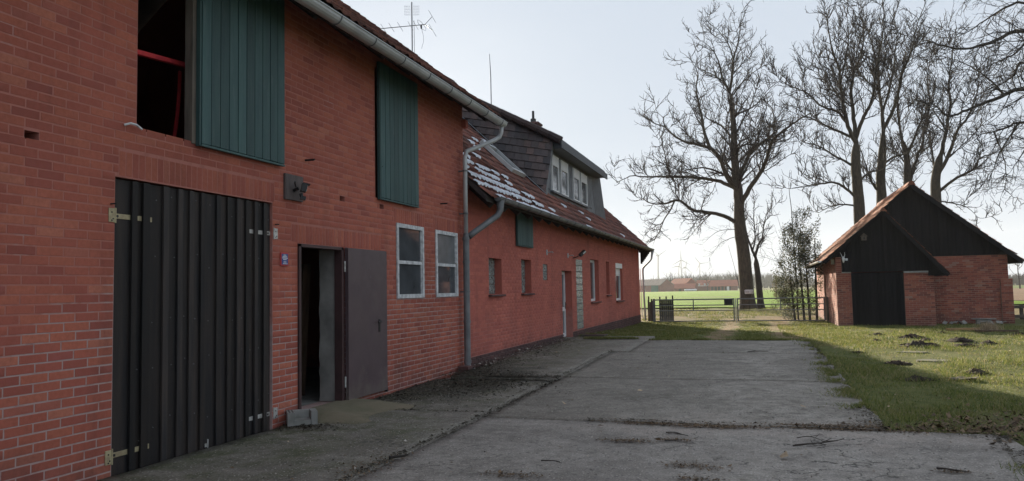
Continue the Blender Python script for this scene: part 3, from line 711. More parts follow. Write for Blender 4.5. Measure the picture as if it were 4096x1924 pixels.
# ------------------------------------------------------------------ things at the barn
MBX = MB(); MBX.add([(-.32,5.42,3.80),(-.27,5.42,3.80),(-.27,6.62,3.90),(-.32,6.62,3.90),(-.32,5.42,3.845),(-.27,5.42,3.845),(-.27,6.62,3.945),(-.32,6.62,3.945)], [(0,3,2,1),(4,5,6,7),(0,1,5,4),(1,2,6,5),(2,3,7,6),(3,0,4,7)])
tag(MBX.build('tension_strap', M['red_strap']), 'red webbing strap stretched across the open upper hatch', 'strap')
mb = MB()
for i in range(9):
    z = 3.90-.85*i/8; y = 6.50-.10*(i/8)**2; mb.add([(-.5,y-.022,z),(-.5,y+.022,z),(-.492,y+.022,z),(-.492,y-.022,z)], [])
for i in range(8):
    a = 4*i; mb.f += [(a,a+1,a+5,a+4),(a+2,a+3,a+7,a+6),(a+1,a+2,a+6,a+5),(a+3,a,a+4,a+7)]
tag(mb.build('hanging_strap', M['red_strap']), 'loose end of red strap hanging down inside the open upper hatch', 'strap')
bd = thing('floodlight', (.02, 7.82, 2.63), 'small black floodlight with motion sensor on a brown board above the gate corner', 'floodlight')
MB().cbox((.003, 7.633, 2.632), (.030, 8.0, 2.938), .004).build('mounting_board', M['lamp_board'], bd)
mb = MB(); mb.tube([(.03,7.80,2.75), (.09,7.80,2.77)], .02, 8); mb.tube([(.06,7.80,2.79),(.10,7.72,2.82),(.14,7.66,2.83)], .008, 6); mb.build('bracket', M['black_metal'], bd)
a_ = unit((.75,.62,-.22)); s_ = unit(np.cross(a_, (0,0,1))); u_ = np.cross(s_, a_)
hd = MB().obox(np.array((.15,7.83,2.775)), a_, s_, u_, (.03,.064,.046)).obox(np.array((.17,7.845,2.822)), a_, s_, u_, (.045,.068,.005)).build('lamp_housing', M['black_metal'], bd)
MB().obox(np.array((.15,7.83,2.775))+a_*.031, a_, s_, u_, (.002,.054,.037)).build('reflector', M['galv'], hd)
MB().obox(np.array((.15,7.83,2.775))+a_*.034-u_*.024, a_, s_, u_, (.002,.046,.010)).build('lamp_glass', M['white'], hd)
MB().tube([(.12,7.81,2.71),(.13,7.82,2.67)], [.022,.022], 8).obox((.14,7.825,2.655), a_, s_, u_, (.03,.035,.022)).build('motion_sensor', M['black_metal'], bd)
sg = thing('wall_sign', (.005, 7.637, 1.855), 'small blue notice with red border and white lettering beside the gate', 'sign')
M['sign_red'] = pmat('sign red', (.50,.055,.06), (.42,.05,.05), 9, .5, .02, 0); M['sign_blue'] = pmat('sign blue', (.045,.075,.26), (.055,.08,.22), 9, .45, .02, 0); M['sign_white'] = pmat('sign white', (.72,.72,.76), (.6,.6,.66), 40, .5, .02, 0)
MB().cbox((.004, 7.560, 1.848), (.016, 7.714, 2.004), .004).build('frame', M['sign_red'], sg)
pl = MB().box((.0165, 7.577, 1.864), (.019, 7.700, 1.988)).build('panel', M['sign_blue'], sg)
mb = MB()
def words(z, y0, y1, h, seedw):
    q = np.random.default_rng(seedw); y = y0
    while y < y1-.002:
        wd = min(q.uniform(.0035, .0065), y1-y); mb.box((.0195, y, z), (.0205, y+wd, z+h*q.uniform(.8, 1))); y += wd+(.0009 if q.random() > .12 else .004)
for (z, a, b, h) in ((1.968, 7.607, 7.663, .012), (1.951, 7.592, 7.680, .012), (1.934, 7.582, 7.692, .012), (1.917, 7.602, 7.672, .012), (1.889, 7.612, 7.664, .010), (1.876, 7.598, 7.690, .006), (1.868, 7.598, 7.690, .005)): words(z, a, b, h, int(z*1000))
mb.build('lettering', M['sign_white'], pl)
pk = MB(); pk.beam((-.95, 9.42, .09), (-.72, 9.22, 1.93), .05, .13, up=(.3,1,0)); tag(pk.build('leaning_plank', M['wood_brown']), 'brown plank leaning inside the open steel door', 'plank')
# pale perforated block lying at the wall by the door
bk = thing('hollow_block', (.2, 7.68, .03), 'pale hollow building block lying on its side between gate and door', 'block')
def hollow_block():
    c = np.array((.20, 7.70, .105)); ax = unit((.62,-.78,0)); ay = unit((.78,.62,0)); az = np.array((0,0,1.))
    mb = MB(); hx, hy, hz = .125, .165, .075
    mb.obox(c-ay*(hy-.04), ax, ay, az, (hx, .04, hz)); mb.obox(c+ay*(hy-.035), ax, ay, az, (hx, .035, hz)); mb.obox(c-az*(hz-.03), ax, ay, az, (hx, hy-.075, .03))
    mb.obox(c-ax*(hx-.03)+az*.02, ax, ay, az, (.03, hy-.075, hz-.022))
    mb.build('body', M['concrete_grey'], bk)
    mb = MB()
    for i in range(3):
        for j in range(2): 
            p = c+ax*(-.08+.08*i)+ay*(-hy+.025+.035*j)+az*(hz+.0005); mb.obox(p, ax, ay, az, (.018, .009, .0015))
    mb.build('perforations', M['dirt'], bk)
hollow_block()
mb = MB(); mb.cbox((.03,12.84,0), (.26,13.12,.085), .012); mb.cbox((.05,12.88,.0855), (.25,13.1,.16), .012)
tag(mb.build('stacked_bricks', M['brick_dark']), 'two dark bricks stacked at the foot of the downpipe', 'bricks')
mb = MB(); mb.tube([(.125,13.18,.17),(.14,13.19,.09),(.20,13.25,.045),(.34,13.42,.04)], [.055,.055,.052,.05], 10); tag(mb.build('drain_elbow', M['white_frame']), 'pale plastic drain elbow lying at the foot of the downpipe', 'pipe')
# door ramp
def ramp():
    xs = np.linspace(-.06, 1.05, 16); ys = np.linspace(7.55, 9.65, 22); X, Y = np.meshgrid(xs, ys)
    e = sstep((Y-7.75)/.45)*sstep((9.55-Y)/.45)*sstep((1.0-X+.15*np.sin(Y*5))/.85)
    Z = .012+.10*e+.012*(vnoise(X, Y, 6, 2)-.5)
    i = np.arange(X.size).reshape(X.shape); F = np.stack([i[:-1,:-1], i[:-1,1:], i[1:,1:], i[1:,:-1]], -1).reshape(-1, 4)
    o = link('door_ramp', mesh_np('door_ramp', np.stack([X, Y, Z], -1).reshape(-1, 3), F, M['ramp'], True), yard); return o
M['ramp'] = pmat('ramp mortar', (.20,.165,.115), (.125,.12,.075), 2.5, .95, .02, .7, 40, dist=.01)
ramp()
# aerial on the roof
an = thing('tv_antenna', (-5.1, 21.9, 8.3), 'old television aerial with long toothed boom on a mast above the roof ridge', 'antenna')
AX, AY = -5.1, 22.1
def apt(dy, z, dx=0): return (AX+dx, AY+dy, z)
MB().tube([apt(0,8.3), apt(0,10.9)], .020, 8).build('mast', M['antenna'], an)
MB().tube([apt(.06,8.5,.05), apt(.05,10.3,.05)], .008, 5).build('stay_pipe', M['antenna'], an)
BD = np.array((.945, .327, 0)); 
def bpt(s_, z, o=0.): return np.array((AX, AY, z))+BD*s_+np.array((-BD[1], BD[0], 0))*o
bz = lambda s_: 10.12+.085*s_
bm_ = MB().tube([bpt(-1.42, bz(-1.42)), bpt(.42, bz(.42))], .012, 6).build('boom', M['antenna'], an)
for q in (-1.42,-1.18,-.92,-.66,-.38,-.05,.12):
    MB().tube([bpt(q-.06, bz(q)+.07, -.22), bpt(q+.06, bz(q)-.07, .22)], .006, 5).build('element', M['antenna'], bm_)
MB().tube([bpt(.22,bz(.2)+.10,-.2),bpt(.30,bz(.2)+.08,-.1),bpt(.44,bz(.2)-.06,.12),bpt(.42,bz(.2)-.12,.2),bpt(.32,bz(.2)-.09,.14),bpt(.2,bz(.2)+.05,-.1),bpt(.2,bz(.2)+.10,-.2)], .006, 5).build('folded_dipole', M['antenna'], bm_)
for (z_, o_) in ((.24, -.05), (-.18, .05)):
    MB().tube([bpt(.42,bz(.42)), bpt(.66,bz(.42)+z_,o_)], .009, 5).tube([bpt(.56,bz(.42)+z_+.14,o_-.2), bpt(.76,bz(.42)+z_-.13,o_+.2)], .006, 5).build('reflector_arm', M['antenna'], bm_)
MB().tube([bpt(.30,10.14), bpt(.30,10.02)], .026, 6).build('balun_box', M['black_metal'], an)
MB().tube([bpt(.31,10.02), bpt(.36,9.8), bpt(.37,9.6), bpt(.30,9.36)], .005, 4).build('cable', M['black_metal'], an)
mb = MB()
for s in (-1, 1):
    for i in range(6): mb.tube([bpt(s*(.05+.035*i),10.45), bpt(s*(.06+.035*i),10.80)], .0025, 3)
    for i in range(4): mb.tube([bpt(s*.05,10.48+.09*i), bpt(s*.25,10.49+.09*i)], .0025, 3)
mb.build('grid_reflector', M['antenna'], an)
rd = thing('lightning_rod', (-4.8, 28.9, 8.3), 'thin bare lightning rod standing above the dormer roof edge', 'rod')
MB().tube([(-4.8,28.92,8.3), (-4.8,28.92,10.2), (-4.83,28.9,11.15)], [.022,.018,.010], 6).build('rod', M['antenna'], rd)
# ------------------------------------------------------------------ the farmhouse
HX = -.05; HY0, HY1 = BEND, 36.05; HT = 3.72; HS = .95
house = thing('farmhouse', (-5, 25, 0), 'long low red brick farmhouse with tiled roof, wide dormer and glass block windows', 'house')
hh = lambda x: 3.33+(.5-x)*HS
hholes = [(14.91,15.745,1.43,2.215), (17.2,18.02,1.43,2.24), (19.1,19.56,1.75,2.175), (21.10,22.30,.06,2.05), (22.90,23.79,.26,2.44), (25.0,26.4,1.06,2.50), (27.77,28.41,1.26,2.505), (29.77,31.32,1.0,2.51)]
hl = [(14.85,15.8,2.225,2.45)]
hwall = wall_core('wall', house, (HX,0,0), UY, UX, HY0, HY1, -.4, HT, hholes, .34, M['mortar_house'], .0012)
zp = lambda y: .27-.0075*(y-13.5)
hb = bond(HY0+.02, HY1, .245, HT, hholes+hl, seed=13, g=.010)+soldiers(*hl[0])
lay_bricks(hwall, (HX,0,0), UY, UX, hb, M['brick_house'], 300, 15)
pl = MB().box((HX-.2, HY0+.02, -.4), (HX+.004, 21.09, .235)).box((HX-.2, 22.31, -.4), (HX+.004, HY1+.01, .235)).build('plinth', M['mortar_dark'], house)
lay_bricks(pl, (HX+.022,0,0), UY, UX, bond(HY0+.04, 21.08, -.05, .24, [], seed=23)+bond(22.32, HY1+.01, -.2, .24, [], seed=24), M['brick_dark'], 120, 25)
mb = MB(); mb.box((-10.2, HY0, -.4), (-9.9, HY1, HT)); mb.box((-9.9, HY1-.3, -.4), (HX-.35, HY1, HT)); mb.prism([(-10.2, HT), (HX, HT), (-5.1, 8.4)], 1, HY1-.3, HY1)
mb.box((-9.9, HY0+.1, 2.6), (HX-.35, HY1-.3, 2.75)); mb.box((-9.9, HY0+.1, -.2), (HX-.35, HY1-.3, .05)); mb.build('inner_walls', M['brick_house'], house)
# roof
upH = unit((-1, 0, HS)); RX = -5.05; RZ = hh(RX)
poly = [(.46, hh(.46)-.06), (RX, RZ-.06), (-10.6, hh(.5)-.06), (-10.6, hh(.5)-.18), (RX, RZ-.22), (.46, hh(.46)-.18)]
roofH = MB().prism(poly, 1, HY0+.01, 36.36).build('roof', M['soffit'], house, recalc=True)
lu = math.hypot(RX-.52, RZ-hh(.52))
DY0, DY1 = 20.95, 30.05                                            # dormer foot
def dmask(s, t):
    y = HY0+.01+s; x = .54-t/math.hypot(1, HS)
    lo = DY0+.15+(22.0-20.95)*0+.0*x; inside = (x < -.62) & (y > DY0+.25) & (y < DY1-.25) & (x > -4.4)
    return ~inside
base, tw, tl, nH = lay_tiles(roofH, (.545, HY0+.01, hh(.545)-.035), UY, upH, 36.36-HY0-.01, lu, M['tile'], tw=.215, tl=.315, nobj=300, seed=21, mask=dmask, jit=.006)
mb = MB()
for i in range(55):
    y = HY0+.05+i*.415
    mb.prism([(RX+.16, RZ-.10), (RX+.10, RZ+.05), (RX, RZ+.10), (RX-.10, RZ+.05), (RX-.16, RZ-.10)], 1, y, y+.40)
mb.build('ridge_tiles', M['ridge'], roofH)
for i in range(26):
    y = 13.9+i*.88
    MB().beam((.40, y, hh(.40)-.26), (-.35, y, hh(-.35)-.26), .08, .14).build('rafter_end', M['soffit'], roofH)
# stepped timber corbel under the far verge
for i in range(7): MB().box((.02+.055*i, 36.06, 2.62+.075*i), (.10+.055*i, 36.20, 3.20+.02*i)).build('verge_corbel', M['soffit'], roofH)
MB().box((-.05, 36.06, 3.15), (.5, 36.12, 3.32)).build('verge_board', M['soffit'], roofH)
mb = MB(); half_gutter(mb, .575, 3.29, HY0+.30, 36.38, .075); gutH = mb.build('gutter', M['zinc_dark'], house)
for i in range(27):
    y = 14.0+i*.85; t = np.linspace(math.pi*.98, 2*math.pi, 9)
    MB().tube([(.575+.081*math.cos(q), y, 3.29+.081*math.sin(q)) for q in t], .008, 5).build('gutter_bracket', M['zinc_dark'], gutH)
MB().tube([(.575,13.88,3.24), (.57,13.88,3.06), (.53,13.83,2.95), (.40,13.62,2.80), (.22,13.34,2.60), (.16,13.24,2.52)], [.085,.066,.062,.060,.060,.060], 12).build('downpipe', M['zinc_dark'], house, smooth=True)
MB().tube([(.575,36.2,3.24), (.55,36.2,3.05), (.52,36.2,2.85), (.42,36.2,2.72), (.18,36.2,2.50), (.11,36.2,2.40), (.10,36.2,2.25), (.12,36.2,1.0), (.16,36.2,-.05)], [.09,.05,.045,.045,.045,.045,.045,.045,.045], 10).build('downpipe', M['zinc'], house, smooth=True)
MB().tube([(-.02,36.15,2.4), (.0,36.15,.6), (.02,36.15,.12), (.10,36.12,.02)], .018, 6).build('earth_wire_pipe', M['white'], house)

# snow left on the lower tiles
r_ = np.random.default_rng(2); V = []; F = []
for b in base:
    y = b[1]; x = b[0]; t = (.545-x)
    if y > 33: continue
    dens = .92*math.exp(-((y-15.0)/1.9)**2-((t-.55)/.62)**2) + .55*math.exp(-((y-16.9)/1.8)**2-((t-.12)/.22)**2)+.015+.25*math.exp(-((y-14.2)/.8)**2-((t-1.9)/.6)**2)
    if y > 19: dens = .012
    if r_.random() > dens: continue
    sz = r_.uniform(.55, 1.0); n0 = len(V)
    for j, fy in enumerate((.06, .15, .34, .36+.26*sz)):
        hgt = (-.012, .014, .010, -.012)[j]
        for i, fx in enumerate(np.linspace(-.25, 1.25, 6)):
            w_ = 1-.5*abs(fx-.5) if j in (0, 3) else 1
            yy = fy+(r_.normal(0, .05) if j in (0, 3) else 0)
            V.append(b+np.array(UY)*fx*tw+upH*(yy*tl)+nH*(hgt*w_+.045+.016*math.sin(2*math.pi*(fx-.12))))
    for j in range(3):
        for i in range(5): F.append((n0+j*6+i, n0+j*6+i+1, n0+j*6+i+7, n0+j*6+i+6))
sn = link('roof_snow', mesh_np('roof_snow', np.array(V), np.array(F), M['snow'], True)); tag(sn, 'thin remnants of white snow on the lower roof tiles', 'snow', kind='stuff')

# dormer: vertical front between two slanting tiled cheeks, own flatter roof
dor = MB()
FX = -.62; ez = 5.93; DS = .53
dz = lambda x: ez+(-.2-x)*DS
xb = (3.33+.5*HS-ez+.2*DS)/(HS-DS); xb = -abs((ez-.2*DS-3.33-.5*HS)/(HS-DS))
TY0, TY1 = 22.15, 28.75
front = [(FX, 21.45, hh(FX)-.06), (FX, 29.55, hh(FX)-.06), (FX, 28.75, dz(FX)-.12), (FX, 22.2, dz(FX)-.12)]
fx2 = FX-.12; V = front+[(fx2, p[1], p[2]) for p in front]
dor.add(V, [(0,1,2,3),(7,6,5,4),(0,4,5,1),(1,5,6,2),(2,6,7,3),(3,7,4,0)])
dormer = dor.build('dormer', M['slate'], house, recalc=True)
def tri_solid(name, A, B, C, mat, th, parent):
    A, B, C = (np.array(q, float) for q in (A, B, C)); n = unit(np.cross(B-A, C-A))*th
    return MB().add([A, B, C, A-n, B-n, C-n], [(0,1,2),(5,4,3),(0,3,4,1),(1,4,5,2),(2,5,3,0)]).build(name, mat, parent, recalc=True)
CA = (-.45, DY0, hh(-.45)+.02); CB = (-.45, 22.0, dz(-.45)-.05); CC = (xb, 21.75, dz(xb)-.02); CD = (xb, DY0-.1, hh(xb))
tri_solid('dormer_cheek', CA, CB, CC, M['tile_dark'], .06, house)
CA2 = (-.45, DY1, hh(-.45)+.02); CB2 = (-.45, 28.95, dz(-.45)-.05); CC2 = (xb, 29.2, dz(xb)-.02)
tri_solid('dormer_cheek', CA2, CC2, CB2, M['slate'], .06, house)
# cheek tiles: courses of flat tiles on the slanting triangle A (front foot), B (front top), C (back top)
ck = MB(); A, B, C = map(np.array, (CA, CB, CC)); nC = unit(np.cross(C-A, B-A)); 
if nC[1] > 0: nC = -nC
ch = [o for o in house.children if o.name.startswith('dormer_cheek')][0]
rows = 8; rr = np.random.default_rng(8); count = 0
tmesh = {}
TV = []; TF = []
for j in range(rows):
    f0 = j/rows; f1 = (j+1.18)/rows
    zz0 = A[2]+(B[2]-A[2])*f0; 
    P0 = A+(B-A)*f0                                                       # on the front edge
    # run back horizontally until the main roof line A->C
    def back(f):
        # the cheek foot runs along A->C ; width at height fraction f
        return A+(C-A)*min(1, f*(B[2]-A[2])/(C[2]-A[2])) 
    Q0 = back(f0); Lr = np.linalg.norm(Q0-P0)
# tiles over the whole triangle in plane coordinates
e1 = unit(np.array([-1, 0, 0])-np.dot((-1,0,0), nC)*nC); e2 = np.cross(nC, e1); 
if e2[2] < 0: e2 = -e2
def inpl(p): d = np.array(p)-A; return np.dot(d, e1), np.dot(d, e2)
b1 = inpl(B); c1 = inpl(C)
Hh_ = c1[1]; rowh = .27; j = 0; t = -.02
while t < Hh_-.05:
    # extents of row at t: right bound = line A->B (then B->C), left bound = line A->C
    tm = t+rowh*.5
    lo = b1[0]*min(1, tm/b1[1]) if tm < b1[1] else b1[0]+(c1[0]-b1[0])*(tm-b1[1])/(c1[1]-b1[1])
    hi = c1[0]*tm/c1[1]
    s = lo+(.1 if j%2 else 0)-.02
    while s < hi-.02:
        wd = min(.215, hi-s); cc = A+e1*(s+wd/2)+e2*(t+rowh*.58)+nC*(.025+rr.normal(0, .003))
        MB().obox(cc, e1, unit(e2-.10*nC), unit(nC+.10*e2), (wd/2-.006, rowh*.62, .010)).build('cheek_tile', M['tile_dark'], ch); count += 1; s += wd
    t += rowh; j += 1
# dormer roof body, hip caps and eaves board
xe = -.16
V = [(xe, 21.85, dz(xe)), (xe, 29.05, dz(xe)), (xb-.1, 29.3, dz(xb-.1)), (xb-.1, 21.65, dz(xb-.1))]
V += [(p[0], p[1], p[2]-.10) for p in V]
MB().add(V, [(0,1,2,3),(7,6,5,4),(0,4,5,1),(1,5,6,2),(2,6,7,3),(3,7,4,0)]).build('dormer_roof', M['tile_dark'], house, recalc=True)
MB().box((xe-.02, 21.83, dz(xe)-.20), (xe+.02, 29.07, dz(xe)+.01)).build('dormer_fascia', M['slate'], house)
MB().box((FX+.002, 22.1, dz(FX)-.16), (xe-.021, 28.8, dz(xe)-.17)).build('dormer_soffit', M['slate'], house)
n_ = 13
for i in range(n_):
    p = np.array(V[0])+(np.array(V[3])-np.array(V[0]))*(i/n_); q = np.array(V[0])+(np.array(V[3])-np.array(V[0]))*((i+1.06)/n_)
    MB().tube([p+(0,-.02,.02), q+(0,-.02,.045)], [.115,.10], 8).build('hip_tile', M['ridge'], house)
# corner boards of the front
def quad_board(name, a, b, c, d, th, mat):
    a, b, c, d = (np.array(q, float) for q in (a, b, c, d)); n = unit(np.cross(b-a, d-a))*th
    MB().add([a, b, c, d, a-n, b-n, c-n, d-n], [(0,1,2,3),(7,6,5,4),(0,4,5,1),(1,5,6,2),(2,6,7,3),(3,7,4,0)]).build(name, mat, house, recalc=True)
quad_board('corner_board', (-.44, DY0, hh(-.44)), (-.46, 21.25, hh(-.46)), (-.46, 22.2, dz(-.46)-.1), (-.44, 21.97, dz(-.44)-.1), .05, M['slate'])
quad_board('corner_board', (FX+.004, 28.9, hh(FX)-.02), (-.44, DY1+.02, hh(-.44)), (-.44, 28.97, dz(-.44)-.08), (FX+.004, 28.05, dz(FX)-.15), .03, M['slate'])
# slates on the front: diagonal courses as thin boards between the windows
def slate_panel(y0, y1, z0, z1, diag=True):
    k = 0; st = .125
    for i in range(int((z1-z0+(y1-y0))/st)+1):
        z = z0-(y1-y0)+i*st
        a = max(0, (z0-z)); ya = y0+a; za = z+a
        l = min(y1-ya, z1-za)
        if l < .05: continue
        p = np.array((FX+.006, ya, za)); q = np.array((FX+.006, ya+l, za+l))
        MB().obox((p+q)/2+np.array((.004,0,0)), unit(q-p), unit((0,-1,1)), (1,0,.0), (np.linalg.norm(q-p)/2, .040, .005)).build('slate_course', M['slate'], dormer)
slate_panel(21.5, 22.2, 4.52, 5.2); slate_panel(24.42, 25.0, 4.52, 5.75); slate_panel(27.45, 28.3, 4.52, 5.8)
yy = 22.25
while yy < 28.5:
    MB().box((FX+.001, yy, 5.80), (FX+.012, yy+.11, dz(FX)-.17)).build('slate_course', M['slate'], dormer); yy += .125
def pvc_window(parent, y0, y1, z0, z1, x, box=0., glass='dark_glass', t=.06, nm='dormer_window'):
    mb = MB(); mb.box((x, y0, z0), (x+.055, y0+t, z1)); mb.box((x, y1-t, z0), (x+.055, y1, z1)); mb.box((x, y0+t, z0), (x+.055, y1-t, z0+t)); mb.box((x, y0+t, z1-t), (x+.055, y1-t, z1))
    fr = mb.build(nm, M['white'], parent)
    MB().box((x+.012, y0+t, z0+t), (x+.018, y1-t, z1-t)).build('pane', M[glass], fr)
    if box:
        mb = MB(); k = 6
        for i in range(k):
            a = z1-t-box*(i+1)/k; mb.box((x+.022, y0+t-.01, a+.003), (x+.050-.002*(i%2), y1-t+.01, a+box/k))
        mb.build('roller_blind', M['white'], fr)
    m = (z0+t+z1-t)/2
    return fr
for (a, b) in ((22.28, 23.10), (23.40, 24.33), (25.10, 26.04), (26.27, 27.27)): pvc_window(house, a, b, 4.50, 5.62, FX+.004, .26)
MB().box((FX, 22.2, 4.44), (FX+.10, 27.35, 4.497)).build('dormer_sill', M['slate'], house)
# roof window beside the dormer
def on_roof(x, y, d): return np.array((x, y, hh(x)))+nH*d
skl = MB(); a0, a1, yA, yB = -.85, -1.75, 19.05, 20.2
for (xa, xb_, ya, yb_) in ((a0, a1, yA, yA+.08), (a0, a1, yB-.08, yB), (a0, a0-.08, yA+.08, yB-.08), (a1+.08, a1, yA+.08, yB-.08)):
    P = [on_roof(xa, ya, .02), on_roof(xa, yb_, .02), on_roof(xb_, yb_, .02), on_roof(xb_, ya, .02)]; Q = [p+nH*.10 for p in P]
    skl.add(P+Q, [(3,2,1,0),(4,5,6,7),(0,1,5,4),(1,2,6,5),(2,3,7,6),(3,0,4,7)])
skf = skl.build('roof_window', M['zinc'], house)
P = [on_roof(a0-.06, yA+.06, .07), on_roof(a0-.06, yB-.06, .07), on_roof(a1+.06, yB-.06, .07), on_roof(a1+.06, yA+.06, .07)]
MB().quad(*P).build('pane', M['dark_glass'], skf)
# valley flashing along the cheek foot
quad_board('valley_flashing', (-.40, DY0-.16, hh(-.40)+.055), (-.40, DY0-.04, hh(-.40)+.06), (-3.6, 21.25, hh(-3.6)+.07), (-3.6, 21.13, hh(-3.6)+.065), .01, M['slate'])
# chimney
mb = MB(); cc = (-4.35, 33.6)
mb.cbox((cc[0]-.28, cc[1]-.33, 7.9), (cc[0]+.28, cc[1]+.33, 9.10), .01); mb.cbox((cc[0]-.32, cc[1]-.37, 9.10), (cc[0]+.32, cc[1]+.37, 9.20), .02); chim = mb.build('chimney', M['brick_dark'], house)
MB().tube([(cc[0], cc[1]-.1, 9.20), (cc[0], cc[1]-.1, 9.38), (cc[0], cc[1]-.1, 9.40), (cc[0], cc[1]-.1, 9.75)], [.13,.13,.06,.055], 10).build('flue_pipe', M['black_metal'], chim)

# house openings
def glass_blocks(y0, y1, z0, z1, x, nc, nr, nm='glass_block_window'):
    w_ = MB().box((x-.08, y0, z0), (x-.004, y1, z1)).build(nm, M['plaster'], house)
    for i in range(nc):
        for j in range(nr):
            a, b = y0+(y1-y0)*i/nc+.006, y0+(y1-y0)*(i+1)/nc-.006; c, d = z0+(z1-z0)*j/nr+.006, z0+(z1-z0)*(j+1)/nr-.006
            MB().cbox((x-.05, a, c), (x+.012, b, d), .012).build('glass_block', M['gblock'], w_)
    return w_
def sill(y0, y1, z, parent, x=HX): MB().cbox((x-.20, y0-.05, z-.045), (x+.075, y1+.05, z-.004), .006).build('window_sill', M['brick_dark'], parent)
for (a, b, c, d) in hholes[:2]:
    w_ = glass_blocks(a+.002, b-.002, c, d, HX-.17, 4, 4); sill(a, b, c, w_)
glass_blocks(19.102, 19.558, 1.752, 2.173, HX-.03, 2, 2); glass_blocks(22.902, 23.788, .262, 2.438, HX-.012, 4, 11)
hd = pvc_window(house, 21.11, 22.29, .10, 2.04, HX-.26, 0, 'dark_glass', .11, 'house_door')
MB().box((HX-.258, 21.22, .86), (HX-.205, 22.18, .98)).build('middle_rail', M['white'], hd)
MB().tube([(HX-.205,22.24,1.06), (HX-.15,22.24,1.06), (HX-.145,22.20,1.06), (HX-.145,22.10,1.06)], .011, 6).box((HX-.205,22.225,.92), (HX-.195,22.255,1.12)).build('door_handle', M['black_metal'], hd)
MB().box((HX-.30, 21.1, -.1), (HX+.12, 22.3, .075)).build('door_step', M['concrete_grey'], house)
w_ = pvc_window(house, 25.01, 26.39, 1.07, 2.49, HX-.20, 0, 'dark_glass', .085, 'house_window'); sill(25.0, 26.4, 1.06, w_)
MB().box((HX-.19, 25.10, 1.15), (HX-.186, 25.6, 2.3)).build('net_curtain', M['white'], w_)
w_ = pvc_window(house, 27.78, 28.40, 1.27, 2.495, HX-.22, 0, 'dark_glass', .06, 'house_window'); sill(27.77, 28.41, 1.26, w_)
w_ = pvc_window(house, 29.78, 31.31, 1.01, 2.50, HX-.15, .42, 'dark_glass', .085, 'house_window'); sill(29.77, 31.32, 1.0, w_)
MB().box((HX-.10, 29.78, 2.30), (HX-.0, 31.31, 2.505)).build('shutter_box', M['white'], w_)
shutter(16.79, 18.05, 2.53, 3.42, 8, house, x0=HX+.03)
for (y, nm) in ((19.5, 0), (21.85, 1)):
    MB().tube([(HX,y,2.48), (HX+.16,y,2.50), (HX+.18,y,2.47)], .014, 6).box((HX, y-.04, 2.42), (HX+.02, y+.04, 2.56)).build('wall_bracket', M['white_frame'], house)
lp = thing('wall_lamp', (HX, 22.55, 2.45), 'small black wall lamp on a bent arm above the white house door', 'lamp')
MB().tube([(HX,22.5,2.44), (HX+.10,22.5,2.46), (HX+.22,22.55,2.52)], .014, 6).build('arm', M['black_metal'], lp)
MB().obox((HX+.27,22.62,2.58), unit((.5,.6,.6)), unit((.77,-.64,0)), unit(np.cross(unit((.5,.6,.6)), unit((.77,-.64,0)))), (.11,.05,.045)).build('lamp_head', M['black_metal'], lp)
MB().obox((HX+.30,22.66,2.60), unit((.5,.6,.6)), unit((.77,-.64,0)), unit(np.cross(unit((.5,.6,.6)), unit((.77,-.64,0)))), (.06,.055,.020)).build('lamp_lens', M['galv'], lp)
mb = MB(); mb.cbox((.35, 21.5, .155), (1.05, 22.1, .175), .005); tag(mb.build('door_mat', M['black_metal']), 'flat black mat on the ground in front of the white house door', 'mat')
# ------------------------------------------------------------------ the shed on the right
shed = thing('brick_shed', (10.5, 35, -.09), 'small old brick shed with black boarded gables and orange tiled roof', 'shed')
AYF, MYF = 31.5, 33.5                            # annex front, main front
LXW, ARX, MRX = 8.10, 11.42, 14.35
PKX, PKZ = 11.15, 5.42; SL = .855
aP = (9.80, 4.27)
gs = -.10
pier_h = [(8.62, 10.42, gs-.3, 1.90)]
aw = wall_core('annex_wall', shed, (0,AYF,0), UX, (0,-1,0), LXW, ARX, -.4, 1.90, pier_h, .24, M['mortar_shed'], .003)
lay_bricks(aw, (0,AYF,0), UX, (0,-1,0), bond(LXW, ARX, gs-.1, 1.90, pier_h, seed=31, g=.013), M['brick_shed'], 300, 32)
cp = MB().box((LXW, AYF+.008, 1.90), (8.30, AYF+.24, 2.52)).build('corner_pier', M['mortar_shed'], shed)
lay_bricks(cp, (0,AYF,0), UX, (0,-1,0), bond(LXW, 8.30, 1.90, 2.52, [], seed=33), M['brick_shed'], 40, 34)
mw = wall_core('main_wall', shed, (0,MYF,0), UX, (0,-1,0), ARX-.3, MRX, -.4, 2.50, [], .24, M['mortar_shed'], .003)
mb_ = bond(ARX-.1, MRX, gs-.1, 2.50, [], seed=35, g=.013)
lay_bricks(mw, (0,MYF,0), UX, (0,-1,0), mb_, M['brick_shed'], 300, 36)
bt = MB().box((MRX-.30, MYF-.10, -.4), (MRX+.10, MYF+.3, 1.58)).build('buttress', M['mortar_shed'], shed)
lay_bricks(bt, (0,MYF-.108,0), UX, (0,-1,0), bond(MRX-.30, MRX+.10, gs-.1, 1.58, [], seed=37), M['brick_shed'], 60, 38)
lw = wall_core('side_wall', shed, (LXW,0,0), UY, (-1,0,0), AYF, 41.5, -.4, 2.52, [(36.3, 37.2, -.5, 1.9)], .24, M['mortar_shed'], .003)
lay_bricks(lw, (LXW,0,0), UY, (-1,0,0), bond(AYF, 41.5, gs-.1, 2.52, [(36.3, 37.2, -.5, 1.9)], seed=39, g=.013), M['brick_shed'], 300, 40)
mb = MB(); mb.box((MRX-.24, MYF+.24, -.4), (MRX, 41.5, 2.5)); mb.box((LXW, 41.26, -.4), (MRX, 41.5, 2.5)); mb.box((ARX-.24, AYF+.24, -.4), (ARX, MYF+.01, 1.9)); mb.build('rear_walls', M['brick_shed'], shed)
rz_ = lambda x: PKZ-SL*abs(x-PKX)
